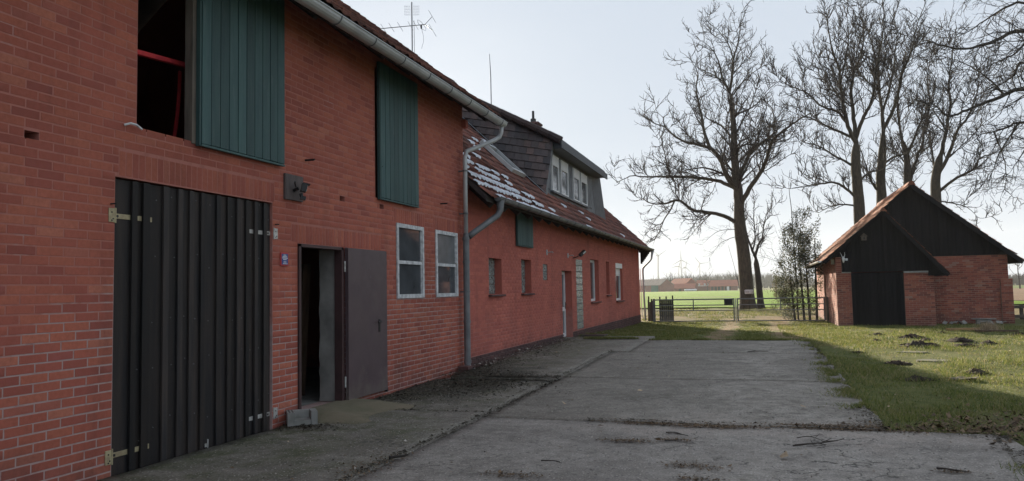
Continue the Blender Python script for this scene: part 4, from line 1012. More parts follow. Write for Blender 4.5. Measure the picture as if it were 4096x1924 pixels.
# black boarded gables
def gable(name, y, x0, x1, zb, ztop, wb, seed):
    r = np.random.default_rng(seed); root = MB().box((x0+.05, y+.06, zb+.02), (x1-.05, y+.065, zb+.03)).build(name, M['shed_board'], shed)
    mbk = MB(); x = x0; k = 0
    while x < x1-.01:
        w_ = min(wb, x1-x); a, b = x, x+w_; d = .014*(k%2)+r.normal(0, .002)
        za, zb2 = ztop(a+.004), ztop(b-.004)
        if min(za, zb2) > zb+.03:
            MB().add([(a+.004,y-.02-d,zb),(b-.004,y-.02-d,zb),(b-.004,y-.02-d,zb2),(a+.004,y-.02-d,za),(a+.004,y+.03-d,zb),(b-.004,y+.03-d,zb),(b-.004,y+.03-d,zb2),(a+.004,y+.03-d,za)],
                     [(0,1,2,3),(7,6,5,4),(0,4,5,1),(1,5,6,2),(2,6,7,3),(3,7,4,0)]).build('board', M['shed_board'], root)
        x += w_; k += 1
    return root
atop = lambda x: min(aP[1]-SL*(aP[0]-x) if x < aP[0] else aP[1]-1.17*(x-aP[0]), 9)-.07
gable('annex_gable', AYF, 8.30, 11.80, 1.93, atop, .10, 41)
gable('annex_gable_corner', AYF, 7.85, 8.30, 2.53, atop, .10, 42)
gable('main_gable', MYF, 9.6, 14.62, 2.52, lambda x: rz_(x)-.07, .145, 43)
MB().box((LXW+.2, AYF-.05, 1.905), (8.62, AYF+.1, 1.945)).box((10.42, AYF-.05, 1.86), (11.24, AYF+.1, 1.925)).build('lintel', M['concrete_grey'], shed)
MB().box((11.24, AYF-.06, 1.74), (11.82, AYF+.12, 1.93)).build('eaves_block', M['shed_board'], shed)
dg = MB().box((8.63, AYF+.05, gs-.2), (10.41, AYF+.06, 1.90)).build('shed_gate', M['shed_board'], shed)
e_ = np.linspace(8.63, 10.41, 15)
for i in range(14): MB().cbox((e_[i]+.004, AYF+.015-.008*(i%2), gs-.02), (e_[i+1]-.004, AYF+.045, 1.90), .004).build('board', M['shed_board'], dg)
mb = MB(); mb.prism([(8.15,1.95),(11.6,1.95),(9.8,4.10)], 1, AYF+.055, AYF+.07); mb.prism([(8.2,2.52),(14.3,2.52),(11.15,5.18)], 1, MYF+.05, MYF+.07); mb.prism([(8.1,2.5),(14.35,2.5),(11.15,5.25)], 1, 41.3, 41.5); mb.build('backing', M['shed_board'], shed)  # front panels added unseen to stop light between boards; last prism is rear gable
# roofs
upL = unit((1, 0, SL)); xe_ = 7.62
def slope_slab(name, p0, p1, q1, q0, th, mat, parent):
    V = [p0, p1, q1, q0]; V = V+[(p[0], p[1], p[2]-th) for p in V]
    return MB().add(V, [(0,1,2,3),(7,6,5,4),(0,4,5,1),(1,5,6,2),(2,6,7,3),(3,7,4,0)]).build(name, mat, parent, recalc=True)
zl = lambda x: rz_(x)
rs = slope_slab('roof', (xe_, MYF-.28, zl(xe_)-.04), (xe_, 41.8, zl(xe_)-.04), (PKX, 41.8, PKZ-.04), (PKX, MYF-.28, PKZ-.04), .12, M['shed_board'], shed)
xr_ = 14.78
r2 = slope_slab('roof_right', (xr_, MYF-.28, zl(xr_)-.04), (PKX, MYF-.28, PKZ-.04), (PKX, 41.8, PKZ-.04), (xr_, 41.8, zl(xr_)-.04), .12, M['shed_board'], shed)
lay_tiles(rs, (xe_-.04, MYF-.30, zl(xe_-.04)-.02), UY, upL, 41.8-MYF+.3, math.hypot(PKX-xe_+.04, PKZ-zl(xe_-.04)), M['tile_shed'], tw=.20, tl=.30, nobj=300, seed=51, jit=.010)
lay_tiles(r2, (xr_+.04, MYF-.30, zl(xr_+.04)-.02), UY, unit((-1,0,SL)), 41.8-MYF+.3, math.hypot(PKX-xr_-.04, PKZ-zl(xr_+.04)), M['tile_shed'], tw=.20, tl=.30, nobj=60, seed=52, jit=.010)
ra = slope_slab('annex_roof', (xe_, AYF-.26, zl(xe_)-.045), (xe_, MYF-.281, zl(xe_)-.045), (aP[0], MYF-.281, aP[1]-.045), (aP[0], AYF-.26, aP[1]-.045), .10, M['shed_board'], shed)
lay_tiles(ra, (xe_-.04, AYF-.28, zl(xe_-.04)-.02), UY, upL, MYF-.30-AYF+.28, math.hypot(aP[0]-xe_+.04, aP[1]-zl(xe_-.04)), M['tile_shed'], tw=.20, tl=.30, nobj=200, seed=53, jit=.010)
xa2 = 11.85; za2 = aP[1]-1.17*(xa2-aP[0])
ra2 = slope_slab('annex_roof_right', (xa2, AYF-.26, za2-.045), (aP[0], AYF-.26, aP[1]-.045), (aP[0], MYF+.0, aP[1]-.045), (xa2, MYF+.0, za2-.045), .10, M['shed_board'], shed)
lay_tiles(ra2, (xa2+.03, AYF-.28, za2-.05), UY, unit((-1,0,1.17)), MYF-AYF+.28, math.hypot(aP[0]-xa2-.03, aP[1]-za2+.05), M['tile_shed'], tw=.20, tl=.30, nobj=60, seed=54, jit=.008)
mb = MB()
for i in range(20): y = MYF-.3+i*.42; mb.prism([(PKX-.15, PKZ-.09), (PKX-.08, PKZ+.05), (PKX, PKZ+.09), (PKX+.08, PKZ+.05), (PKX+.15, PKZ-.09)], 1, y, y+.40)
mb.build('ridge_tiles', M['tile_shed'], rs)
mb = MB(); mb.prism([(aP[0]-.13, aP[1]-.08), (aP[0], aP[1]+.08), (aP[0]+.13, aP[1]-.10)], 1, AYF-.29, MYF-.3); mb.build('annex_ridge_tiles', M['tile_shed'], ra)
# verge boards
MB().beam((xr_, MYF-.30, zl(xr_)-.13), (PKX, MYF-.30, PKZ-.13), .03, .16, up=(0,0,1)).build('verge_board', M['shed_board'], shed)
MB().beam((xe_+.05, AYF-.28, zl(xe_+.05)-.13), (aP[0], AYF-.28, aP[1]-.13), .03, .14).build('verge_board', M['shed_board'], shed)
MB().beam((xa2, AYF-.28, za2-.13), (aP[0], AYF-.28, aP[1]-.13), .03, .14).build('verge_board', M['shed_board'], shed)
mb = MB(); half_gutter(mb, xe_-.12, zl(xe_)-.02, AYF-.45, 41.0, .07); mb.build('gutter', M['white_frame'], shed)
MB().box((7.98, AYF+.35, 2.26), (8.09, AYF+.50, 2.46)).build('side_box', M['white_frame'], shed)
# roe skull, bird ornament
sk = thing('roe_skull', (8.37, AYF-.05, 2.40), 'white roebuck skull with small antlers mounted on the black boards of the shed', 'skull')
MB().tube([(8.37,AYF-.06,2.52), (8.37,AYF-.10,2.46), (8.37,AYF-.11,2.36), (8.37,AYF-.10,2.30)], [.035,.055,.04,.018], 8).build('skull', M['white'], sk, smooth=True)
for s_ in (-1, 1): MB().tube([(8.37+s_*.03,AYF-.07,2.51), (8.37+s_*.06,AYF-.09,2.60), (8.37+s_*.055+(-.05 if s_ < 0 else .0),AYF-.08,2.70)], [.014,.011,.005], 6).build('antler', M['white'], sk)
MB().box((8.44,AYF-.058,2.38), (8.53,AYF-.04,2.46)).build('backplate', M['white_frame'], sk)
bo = thing('nest_box', (9.12, AYF-.04, 3.15), 'small dark house-shaped nest box high on the shed gable', 'nest box')
MB().prism([(9.03,3.12),(9.21,3.12),(9.21,3.27),(9.03,3.27)], 1, AYF-.15, AYF-.05).build('box', M['wood_grey'], bo)
MB().prism([(8.99,3.27),(9.25,3.27),(9.12,3.40)], 1, AYF-.18, AYF-.04).build('roof', M['wood_grey'], bo)
MB().tube([(9.12,AYF-.155,3.20),(9.12,AYF-.151,3.20)], .03, 10).build('entrance', M['black_metal'], bo)

# ------------------------------------------------------------------ gate and fences
GY = 35.25
def gate_leaf(name, x0, x1, post_x, label, midpost):
    t = thing(name, (x0, GY, g1(0, GY)), label, 'gate', 'double steel gate')
    z0 = -.06
    for z, r in ((.925,.028), (.665,.020), (.425,.020), (z0+.015,.022)): MB().tube([(x0,GY,z), (x1,GY,z)], r, 8).build('rail', M['zinc_dark'], t)
    for x in (x0, x1): MB().cbox((x-.028, GY-.028, z0), (x+.028, GY+.028, .955), .006).build('stile', M['zinc_dark'], t)
    MB().cbox((midpost-.022, GY-.022, .43), (midpost+.022, GY+.022, .92), .004).build('middle_stile', M['zinc_dark'], t)
    V = []; F = []
    mb = MB(); x = x0+.04
    while x < x1-.02: mb.box((x, GY-.002, z0+.02), (x+.004, GY+.002, .42)); x += .055
    for k in range(8): mb.box((x0+.03, GY-.0045, z0+.04+k*.055), (x1-.03, GY-.0025, z0+.044+k*.055))
    tag(mb.build('wire_mesh', M['zinc'], t), kind='stuff')
    return t
gate_leaf('gate_leaf', .72, 4.20, .66, 'left leaf of the grey steel farm gate, carrying a black sign', 2.45)
gate_leaf('gate_leaf', 4.36, 7.92, 8.0, 'right leaf of the grey steel farm gate, ending beside the shed', 6.15)
MB_ = MB().cbox((.64, GY-.04, -.2), (.70, GY+.04, .97), .006); tag(MB_.build('gate_post', M['zinc_dark']), 'slim grey steel gate post at the house corner', 'post')
tag(MB().cbox((8.0, GY-.05, -.2), (8.08, GY+.05, .97), .006).build('gate_post', M['wood_grey']), 'weathered gate post against the sunlit shed wall', 'post')
tag(MB().cbox((4.255, GY-.03, -.15), (4.305, GY+.03, .95), .004).build('drop_bolt', M['galv']), 'pale upright bolt bar between the two gate leaves', 'bolt')
bsn = thing('gate_sign', (4.0, GY-.04, .66), 'blank black sign plate hung at the end of the left gate leaf', 'sign')
MB().cbox((3.79, GY-.05, .66), (4.16, GY-.03, .915), .003).build('plate', M['black_metal'], bsn); MB().box((3.79, GY-.054, .655), (3.83, GY-.028, .92)).build('side_strap', M['black_metal'], bsn)
def picket(x0, x1, y, z0, z1, n, label, posts, seed):
    t = thing('picket_fence', (x0, y, z0), label, 'fence', 'dark board fences beside the gate'); r = np.random.default_rng(seed); e = np.linspace(x0, x1, n+1)
    for i in range(n): MB().cbox((e[i]+.004, y-.012, z0), (e[i+1]-.004, y+.012, z1+r.normal(0, .02)), .003).build('board', M['fence_dark'], t)
    for (x, zt) in posts: MB().cbox((x-.03, y+.015, z0-.1), (x+.03, y+.075, zt), .004).build('post', M['fence_dark'], t)
    MB().box((x0, y+.013, z0+.2), (x1, y+.03, z0+.27)).box((x0, y+.013, z1-.25), (x1, y+.03, z1-.18)).build('crossbar', M['fence_dark'], t)
M['fence_dark'] = pmat('dark stained fence', (.050,.052,.050), (.030,.031,.031), 3, .85, .3, .3, 60, (6,6,.7))
picket(.22, .58, 36.6, -.1, .86, 4, 'low dark picket panel squeezed between house corner and gate post', [(.27, 1.08), (.40, .95), (.52, .96)], 3)
picket(.72, 1.40, 36.9, -.1, .90, 7, 'dark board panel standing behind the left end of the gate', [(.76, 1.05), (1.06, 1.06), (1.36, 1.10)], 4)
# ------------------------------------------------------------------ trees
LIMBS = {
 'T1': [
  ([(4.61,50.0,0.03),(4.47,50.0,3.41),(4.26,50.0,5.39)], 0.52, 0.4),
  ([(4.15,50.0,5.37),(4.21,50.05,7.01),(4.13,50.1,8.47),(4.11,50.15,10.2),(4.13,50.2,11.81),(4.05,50.25,13.17),(3.99,50.3,14.13)], 0.4, 0.17),
  ([(4.02,50.0,5.38),(3.12,49.57,5.91),(2.39,49.14,6.1),(1.42,48.71,6.3),(0.72,48.29,6.88),(-0.13,47.86,6.69),(-0.84,47.43,6.68),(-1.41,47.0,7.05)], 0.19, 0.05),
  ([(0.56,50.0,7.07),(0.39,49.5,6.5),(-0.04,49.0,5.68),(-0.33,48.5,4.87),(-0.61,48.0,4.33)], 0.08, 0.03),
  ([(1.32,50.0,6.43),(0.53,50.33,7.25),(0.46,50.67,8.1),(0.11,51.0,8.72)], 0.08, 0.03),
  ([(4.04,50.0,7.48),(3.16,50.36,8.1),(2.37,50.71,8.4),(1.04,51.07,8.7),(-0.34,51.43,8.87),(-1.9,51.79,9.02),(-2.8,52.14,9.2),(-3.87,52.5,8.81)], 0.18, 0.04),
  ([(-0.18,50.0,8.67),(-0.23,49.5,9.48),(-0.34,49.0,10.61),(-0.39,48.5,11.06)], 0.07, 0.03),
  ([(4.05,50.0,7.74),(3.58,49.75,8.46),(3.25,49.5,9.5),(2.78,49.25,10.15),(2.04,49.0,10.43),(1.05,48.75,10.72),(0.33,48.5,11.26),(-0.02,48.25,11.77),(-0.04,48.0,12.25)], 0.22, 0.04),
  ([(2.68,50.0,10.35),(2.38,50.25,11.43),(2.21,50.5,12.58),(2.02,50.75,13.47),(1.91,51.0,14.51),(2.05,51.25,15.39),(1.66,51.5,16.34)], 0.15, 0.04),
  ([(0.17,50.0,11.56),(-0.56,49.5,11.8),(-1.14,49.0,12.15)], 0.06, 0.03),
  ([(4.37,50.0,8.05),(4.84,50.5,9.14),(5.25,51.0,10.13),(6.04,51.5,10.83),(6.58,52.0,11.29),(6.69,52.5,12.33),(6.55,53.0,13.42)], 0.2, 0.04),
  ([(4.63,50.0,6.46),(5.29,49.57,7.68),(6.07,49.14,8.86),(6.34,48.71,9.79),(6.59,48.29,10.33),(7.42,47.86,10.93),(8.1,47.43,11.28),(8.59,47.0,11.45)], 0.22, 0.05),
  ([(4.0,50.0,14.05),(3.67,49.8,14.57),(3.51,49.6,15.2),(3.36,49.4,15.97),(3.01,49.2,16.62),(2.53,49.0,17.08)], 0.12, 0.03),
  ([(3.99,50.0,13.92),(4.19,50.2,15.16),(4.28,50.4,16.15),(4.63,50.6,17.26),(4.8,50.8,18.39),(4.9,51.0,19.41)], 0.13, 0.03),
  ([(3.66,50.0,14.62),(2.84,49.0,14.98),(2.27,48.0,15.03)], 0.07, 0.03),
  ([(4.29,50.0,16.04),(4.0,50.33,17.25),(3.38,50.67,18.39),(2.73,51.0,19.14)], 0.07, 0.02),
  ([(4.19,50.0,13.5),(4.66,50.67,14.42),(5.45,51.33,15.33),(6.25,52.0,15.98)], 0.08, 0.03),
  ([(3.96,50.0,10.59),(3.28,50.67,11.84),(2.61,51.33,12.45),(2.06,52.0,13.13)], 0.11, 0.04),
  ([(4.22,50.0,12.49),(4.98,49.33,12.48),(5.61,48.67,12.66),(5.98,48.0,12.98)], 0.1, 0.03),
  ([(4.01,50.0,10.19),(4.77,50.67,10.64),(5.65,51.33,10.56),(6.57,52.0,11.15)], 0.1, 0.03),
 ],
 'T1b': [
  ([(5.38,51.0,0.01),(5.28,51.0,1.91),(5.18,51.0,3.23)], 0.3, 0.22),
  ([(5.18,51.0,3.23),(4.98,50.75,3.75),(4.78,50.5,4.4),(4.66,50.25,5.11),(4.63,50.0,5.81)], 0.15, 0.04),
  ([(5.18,51.0,3.29),(5.36,51.25,4.02),(5.64,51.5,4.56),(5.76,51.75,5.37),(5.95,52.0,6.12)], 0.15, 0.04),
  ([(5.04,51.0,3.69),(5.19,51.33,4.43),(5.17,51.67,5.59),(5.14,52.0,6.5)], 0.1, 0.03),
 ],
 'T2': [
  ([(11.19,50.0,3.25),(11.23,50.0,5.61),(11.2,50.0,7.37),(11.17,50.0,8.88),(11.26,50.0,10.14)], 0.5, 0.34),
  ([(11.26,50.0,10.02),(10.86,49.71,10.88),(10.6,49.43,12.11),(10.45,49.14,13.32),(10.36,48.86,14.39),(10.03,48.57,15.35),(9.83,48.29,16.54),(9.74,48.0,17.59)], 0.22, 0.05),
  ([(11.26,50.0,10.02),(11.2,50.33,11.74),(11.18,50.67,13.24),(11.46,51.0,14.6),(11.96,51.33,15.81),(12.19,51.67,17.34),(12.18,52.0,18.92)], 0.22, 0.05),
  ([(11.45,50.0,10.38),(11.82,49.83,11.58),(12.18,49.67,12.27),(12.43,49.5,13.46),(12.52,49.33,14.66),(12.83,49.17,15.83),(12.99,49.0,17.26)], 0.2, 0.05),
  ([(11.16,50.0,10.28),(10.24,50.5,10.96),(9.47,51.0,11.51),(8.8,51.5,12.07),(8.04,52.0,12.45)], 0.15, 0.04),
  ([(11.09,50.0,10.16),(10.42,49.6,11.66),(9.37,49.2,12.17),(8.45,48.8,13.05),(7.62,48.4,13.42),(6.92,48.0,13.83)], 0.15, 0.03),
  ([(11.13,50.0,8.51),(10.16,50.33,9.26),(9.27,50.67,10.03),(8.34,51.0,10.42)], 0.14, 0.03),
  ([(11.11,50.0,6.62),(10.35,49.6,7.37),(9.75,49.2,7.61),(8.91,48.8,7.48),(8.19,48.4,7.35),(7.24,48.0,7.18)], 0.15, 0.03),
  ([(10.62,50.0,12.49),(9.92,50.67,14.02),(9.43,51.33,15.57),(9.16,52.0,16.87)], 0.09, 0.03),
  ([(10.54,50.0,13.52),(10.77,49.33,14.86),(10.86,48.67,15.91),(10.73,48.0,17.09)], 0.09, 0.03),
  ([(11.2,50.0,6.12),(10.38,50.33,6.32),(9.7,50.67,6.26),(9.0,51.0,5.94)], 0.1, 0.03),
  ([(11.21,50.0,7.62),(12.01,50.67,8.29),(12.8,51.33,8.46),(13.63,52.0,9.28)], 0.13, 0.03),
 ],
 'T3': [
  ([(12.8,53.0,3.31),(12.91,53.0,6.98),(12.93,53.0,8.3),(13.09,53.0,9.61),(13.21,53.0,11.07)], 0.46, 0.3),
  ([(13.21,53.0,11.07),(13.24,53.17,12.43),(13.15,53.33,13.83),(13.17,53.5,15.22),(13.01,53.67,16.51),(12.78,53.83,17.69),(12.6,54.0,18.88)], 0.2, 0.04),
  ([(13.26,53.0,11.33),(13.76,52.67,12.28),(14.11,52.33,13.48),(14.28,52.0,14.43),(14.8,51.67,15.71),(15.03,51.33,16.88),(15.36,51.0,17.89)], 0.2, 0.04),
  ([(12.95,53.0,7.24),(12.37,52.67,7.9),(12.01,52.33,8.93),(11.77,52.0,9.68)], 0.16, 0.05),
  ([(13.08,53.0,8.95),(13.9,53.67,9.53),(14.74,54.33,9.85),(15.38,55.0,10.59)], 0.14, 0.04),
  ([(13.2,53.0,12.13),(13.85,53.5,14.07),(14.24,54.0,15.79),(14.53,54.5,17.55),(14.57,55.0,19.38)], 0.14, 0.03),
  ([(13.1,53.0,13.75),(12.22,52.0,14.39),(11.64,51.0,14.84)], 0.1, 0.03),
 ],
 'T4': [
  ([(14.77,56.0,3.36),(14.94,56.0,8.03),(15.0,56.0,9.83),(14.77,56.0,11.1)], 0.34, 0.22),
  ([(14.77,56.0,11.1),(14.65,56.25,12.98),(14.83,56.5,14.72),(15.19,56.75,16.03),(15.55,57.0,17.49)], 0.15, 0.04),
  ([(14.96,56.0,9.83),(15.54,55.75,11.27),(16.04,55.5,12.42),(16.53,55.25,13.55),(16.78,55.0,14.69)], 0.15, 0.04),
  ([(15.08,56.0,3.35),(15.42,56.29,8.04),(15.79,56.57,9.58),(16.21,56.86,10.72),(16.46,57.14,12.16),(16.83,57.43,13.61),(16.85,57.71,15.4),(17.25,58.0,17.31)], 0.22, 0.04),
  ([(14.97,56.0,9.27),(14.38,56.5,10.52),(14.26,57.0,11.75)], 0.1, 0.03),
 ],
 'T5': [
  ([(15.68,52.0,3.18),(15.78,52.0,6.45),(15.86,52.0,7.97),(16.21,52.0,9.35)], 0.48, 0.3),
  ([(16.21,52.0,9.35),(16.6,52.2,10.89),(16.95,52.4,12.44),(16.95,52.6,13.79),(17.29,52.8,15.37),(17.65,53.0,17.09)], 0.2, 0.04),
  ([(16.01,52.0,7.58),(16.61,51.6,9.0),(17.03,51.2,10.41),(17.53,50.8,11.28),(17.93,50.4,12.51),(18.01,50.0,13.87)], 0.2, 0.04),
  ([(15.91,52.0,6.76),(16.87,51.6,7.6),(17.78,51.2,8.11),(17.93,50.8,8.66),(18.58,50.4,8.91),(19.23,50.0,9.27)], 0.16, 0.03),
  ([(15.88,52.0,7.34),(15.92,52.67,8.97),(15.89,53.33,10.38),(15.72,54.0,11.59)], 0.14, 0.04),
  ([(16.56,52.0,10.85),(16.15,52.5,12.02),(15.82,53.0,12.69)], 0.1, 0.03),
  ([(16.01,52.0,6.57),(16.7,51.67,6.24),(17.27,51.33,5.93),(17.7,51.0,5.26)], 0.08, 0.02),
 ],
 'T6': [
  ([(20.17,36.0,0.25),(20.24,36.0,3.46),(20.25,36.0,5.9),(20.0,36.0,8.39),(19.79,36.0,10.5)], 0.55, 0.35),
  ([(20.01,36.0,8.56),(17.87,35.5,10.49),(15.82,35.0,11.42),(14.61,34.5,11.03),(13.46,34.0,10.72),(12.34,33.5,10.95),(11.52,33.0,11.11)], 0.24, 0.02),
  ([(20.16,36.0,6.56),(17.84,35.71,8.7),(15.82,35.43,9.17),(14.81,35.14,8.86),(13.69,34.86,8.47),(12.87,34.57,8.23),(12.38,34.29,8.63),(11.59,34.0,8.81)], 0.24, 0.02),
  ([(20.08,36.0,7.39),(18.05,36.2,9.47),(16.18,36.4,10.6),(15.79,36.6,10.08),(15.13,36.8,9.66),(14.43,37.0,8.61)], 0.18, 0.02),
  ([(20.21,36.0,6.23),(18.01,36.4,7.65),(16.16,36.8,8.15),(15.53,37.2,8.01),(14.77,37.6,7.88),(13.91,38.0,8.03)], 0.18, 0.02),
  ([(19.87,36.0,9.65),(18.21,36.2,12.2),(16.31,36.4,13.05),(15.4,36.6,12.88),(14.49,36.8,12.35),(13.57,37.0,11.97)], 0.18, 0.02),
  ([(16.12,36.0,11.71),(15.32,35.33,10.65),(14.38,34.67,10.05),(13.47,34.0,9.55)], 0.1, 0.02),
  ([(15.04,36.0,9.03),(14.65,36.67,9.94),(14.06,37.33,10.82),(13.5,38.0,11.35)], 0.1, 0.02),
  ([(15.92,36.0,8.0),(15.13,35.33,7.0),(14.61,34.67,6.09),(14.26,34.0,5.52)], 0.08, 0.015),
  ([(15.2,36.0,7.8),(15.61,36.33,6.79),(15.73,36.67,5.96),(15.73,37.0,5.48)], 0.07, 0.015),
  ([(17.94,36.0,8.76),(16.66,36.67,7.99),(16.04,37.33,6.75),(15.72,38.0,6.06)], 0.1, 0.015),
  ([(18.14,36.0,12.14),(17.26,36.33,13.95),(15.89,36.67,14.46),(14.79,37.0,14.2)], 0.15, 0.02),
 ],
}
def tubes(P, R, s):
    """P (N,k,3), R (N,k) -> verts, quads"""
    N, k, _ = P.shape
    T = np.gradient(P, axis=1); T /= np.linalg.norm(T, axis=2, keepdims=True)+1e-9
    ref = np.where(np.abs(T[:, :1, 2:3]) < .85, np.array([0,0,1.]), np.array([1.,0,0]))
    a = np.cross(T, np.broadcast_to(ref, T.shape)); a /= np.linalg.norm(a, axis=2, keepdims=True)+1e-9; b = np.cross(T, a)
    th = np.arange(s)*2*np.pi/s
    V = P[:,:,None,:]+R[:,:,None,None]*(np.cos(th)[None,None,:,None]*a[:,:,None,:]+np.sin(th)[None,None,:,None]*b[:,:,None,:])
    idx = np.arange(N*k*s).reshape(N, k, s); n = np.roll(idx, -1, axis=2)
    F = np.stack([idx[:,:-1], n[:,:-1], n[:,1:], idx[:,1:]], -1).reshape(-1, 4)
    return V.reshape(-1, 3), F
def smooth_line(P, m, r, wig):
    P = np.array(P, float); n = len(P); t = np.linspace(0, n-1, m); i = np.clip(t.astype(int), 0, n-2); f = (t-i)[:,None]
    p0 = P[np.maximum(i-1, 0)]; p1 = P[i]; p2 = P[i+1]; p3 = P[np.minimum(i+2, n-1)]
    q = .5*((2*p1)+(p2-p0)*f+(2*p0-5*p1+4*p2-p3)*f**2+(3*p1-p0-3*p2+p3)*f**3)
    L = np.linalg.norm(P[-1]-P[0]); j = r.normal(0, wig*L/m, (m, 3)); j[0] = 0
    return q+j
def sprout(P, R, per_m, r, lenf, ang, up, k, t0=.12, rf=.55, rmin=.004, rtip=.30, wig=.28, tip=1, droop=0.):
    """children on the polylines P (list of (k,3)) with radii R"""
    out = []; pos = []; dr = []; rad = []; tt = []; ln = []
    for p, q in zip(P, R):
        d = np.diff(p, axis=0); sl = np.linalg.norm(d, axis=1); L = sl.sum(); c = np.concatenate([[0], np.cumsum(sl)])
        n = max(1, int(round(per_m*L*(1-t0)+r.random()-.5)))
        t = np.sort(r.uniform(t0, 1, n)); t[-1] = max(t[-1], .985) if tip else t[-1]
        s = t*L; i = np.clip(np.searchsorted(c, s)-1, 0, len(d)-1); f = ((s-c[i])/np.maximum(sl[i], 1e-6))[:,None]
        pos.append(p[i]+d[i]*f); dr.append(d[i]/np.maximum(sl[i], 1e-6)[:,None]); rad.append(q[i]+(q[i+1]-q[i])*f[:,0]); tt.append(t); ln.append(np.full(n, L))
    pos = np.vstack(pos); dr = np.vstack(dr); rad = np.concatenate(rad); tt = np.concatenate(tt); ln = np.concatenate(ln); n = len(pos)
    rv = r.normal(0, 1, (n, 3)); rv -= (rv*dr).sum(1, keepdims=True)*dr; rv /= np.linalg.norm(rv, axis=1, keepdims=True)+1e-9
    a = np.radians(r.uniform(*ang, n))[:,None]; D = dr*np.cos(a)+rv*np.sin(a); D[:,2] += up; D /= np.linalg.norm(D, axis=1, keepdims=True)
    l = lenf(rad, ln, tt, r.random(n)); st = (l/(k-1))[:,None]
    C = [pos]; cur = D
    for j in range(k-1):
        C.append(C[-1]+cur*st); cur = cur+r.normal(0, wig, (n, 3))+np.array([0,0,up*.35-droop*j/k]); cur /= np.linalg.norm(cur, axis=1, keepdims=True)
    C = np.stack(C, 1); r0 = np.maximum(rad*rf*r.uniform(.6, 1, n), rmin); RR = r0[:,None]*np.linspace(1, rtip, k)[None]
    return C, RR
def bare_tree(name, limbs, seed, label, cat='tree', group=None, dens=(4.4, 6.4, 6.4), lens=(8., .55, .55), up=.25, rmin=.012, bark='bark', snap=True, base=None, droop=0., wig=.19, fine=True, maxl=5.0, thick=.72, boughs=1.0):
    r = np.random.default_rng(seed); LP = []; LR = []
    for li, (pts, r0, r1) in enumerate(limbs):
        pts = np.array(pts, float); tk = thick if (li == 0 or r0 > .28) else thick*.86; r0 *= tk; r1 *= tk*(1 if li == 0 else .6)
        if snap and li:
            A = np.vstack(LP); d = np.hypot(A[:,0]-pts[0,0], A[:,2]-pts[0,2]); j = np.argmin(d)
            if d[j] < 1.2:
                pts[:,1] += A[j,1]-pts[0,1]; w_ = np.linspace(1, 0, len(pts))[:,None]**2; pts[:,[0,2]] += (A[j][[0,2]]-pts[0][[0,2]])*w_
        m = max(6, len(pts)*4); LP.append(smooth_line(pts, m, r, .06 if li else .02)); LR.append(np.linspace(r0, r1, m)**1.0)
    if base is not None:
        LR[0][0] *= 1.35; LR[0][1] *= 1.12
        for li in range(len(LR)):
            if LR[li][0] > .2 and not (li == 0 and limbs[1][1] > .28): e_ = np.linspace(0, 1, len(LR[li])); LR[li] *= 1-.5*sstep((e_-.8)/.2)
    Vs, Fs, n0 = [], [], 0
    for i, (p, q) in enumerate(zip(LP, LR)):
        v, f = tubes(p[None], q[None], 12 if q[0] > .25 else 7); Vs.append(v); Fs.append(f+n0); n0 += len(v)
    root = thing(name, tuple(np.array(limbs[0][0][0])), label, cat, group)
    link('trunk', mesh_np('trunk', np.vstack(Vs), np.vstack(Fs), M[bark], True), root)
    lim = list(zip(LP[1:], LR[1:])) if len(LP) > 1 else list(zip(LP, LR))
    if boughs:                                             # secondary boughs between the main limbs and the branches
        f0 = lambda rad, L, t, u: np.clip((1.6+7*np.sqrt(rad))*(.55+.6*u)*(1-.3*t)*boughs, .8, 5.5)
        C0, R0 = sprout([a for a, b in lim], [b for a, b in lim], .62, r, f0, (28, 62), up*.9, 9, .12, .42, .016, rtip=.28, wig=.15, droop=droop)
        lim = lim+list(zip(C0, R0))
    f1 = lambda rad, L, t, u: np.clip(lens[0]/8*(.85+3.4*np.sqrt(rad))*(.45+.75*u)*(1-.25*t), .3, maxl)
    C1, R1 = sprout([a for a, b in lim], [b for a, b in lim], dens[0], r, f1, (30, 75), up, 7, .15, .36, rmin*2, wig=wig, droop=droop)
    f2 = lambda rad, L, t, u: np.clip(lens[1]*L*(.35+.65*u)*(1-.45*t), .18, 2.2)
    C2, R2 = sprout(list(C1), list(R1), dens[1], r, f2, (25, 65), up*.8, 5, .10, .5, rmin*1.4, wig=wig, droop=droop)
    sets = [(C1, R1, 5), (C2, R2, 3)]
    if fine:
        f3 = lambda rad, L, t, u: np.clip(lens[2]*L*(.35+.65*u)*(1-.3*t), .10, .9)
        sets.append(sprout(list(C2), list(R2), dens[2], r, f3, (20, 60), up*.6, 3, .08, .6, rmin, wig=wig, droop=droop)+(3,))
    Vs, Fs, n0 = [], [], 0
    if boughs: sets.append((C0, R0, 6))
    for C, R_, s in sets:
        v, f = tubes(C, R_, s); Vs.append(v); Fs.append(f+n0); n0 += len(v)
    link('crown', mesh_np('crown', np.vstack(Vs), np.vstack(Fs), M['twig']), root)
    return root
bare_tree('bare_tree', LIMBS['T1'], 1, 'tall bare tree with wide low limbs behind the steel gate, letter box on trunk', thick=.86, dens=(3.7, 5.8, 5.8), base=1, bark='bark_green', lens=(9.5,.55,.55), group='bare trees round the yard')
bare_tree('bare_tree', LIMBS['T1b'], 2, 'slim bare forked tree close beside the letter box tree', base=1, lens=(6.5,.5,.5), group='bare trees round the yard')
bare_tree('bare_tree', LIMBS['T2'], 3, 'big bare tree behind the shed, leftmost trunk above its roof', base=1, bark='bark_green', lens=(9.5,.55,.55), group='bare trees round the yard', up=.35)
bare_tree('bare_tree', LIMBS['T3'], 4, 'big bare tree behind the shed, second trunk from the left above its roof', base=1, bark='bark_green', lens=(9.5,.55,.55), group='bare trees round the yard', up=.35)
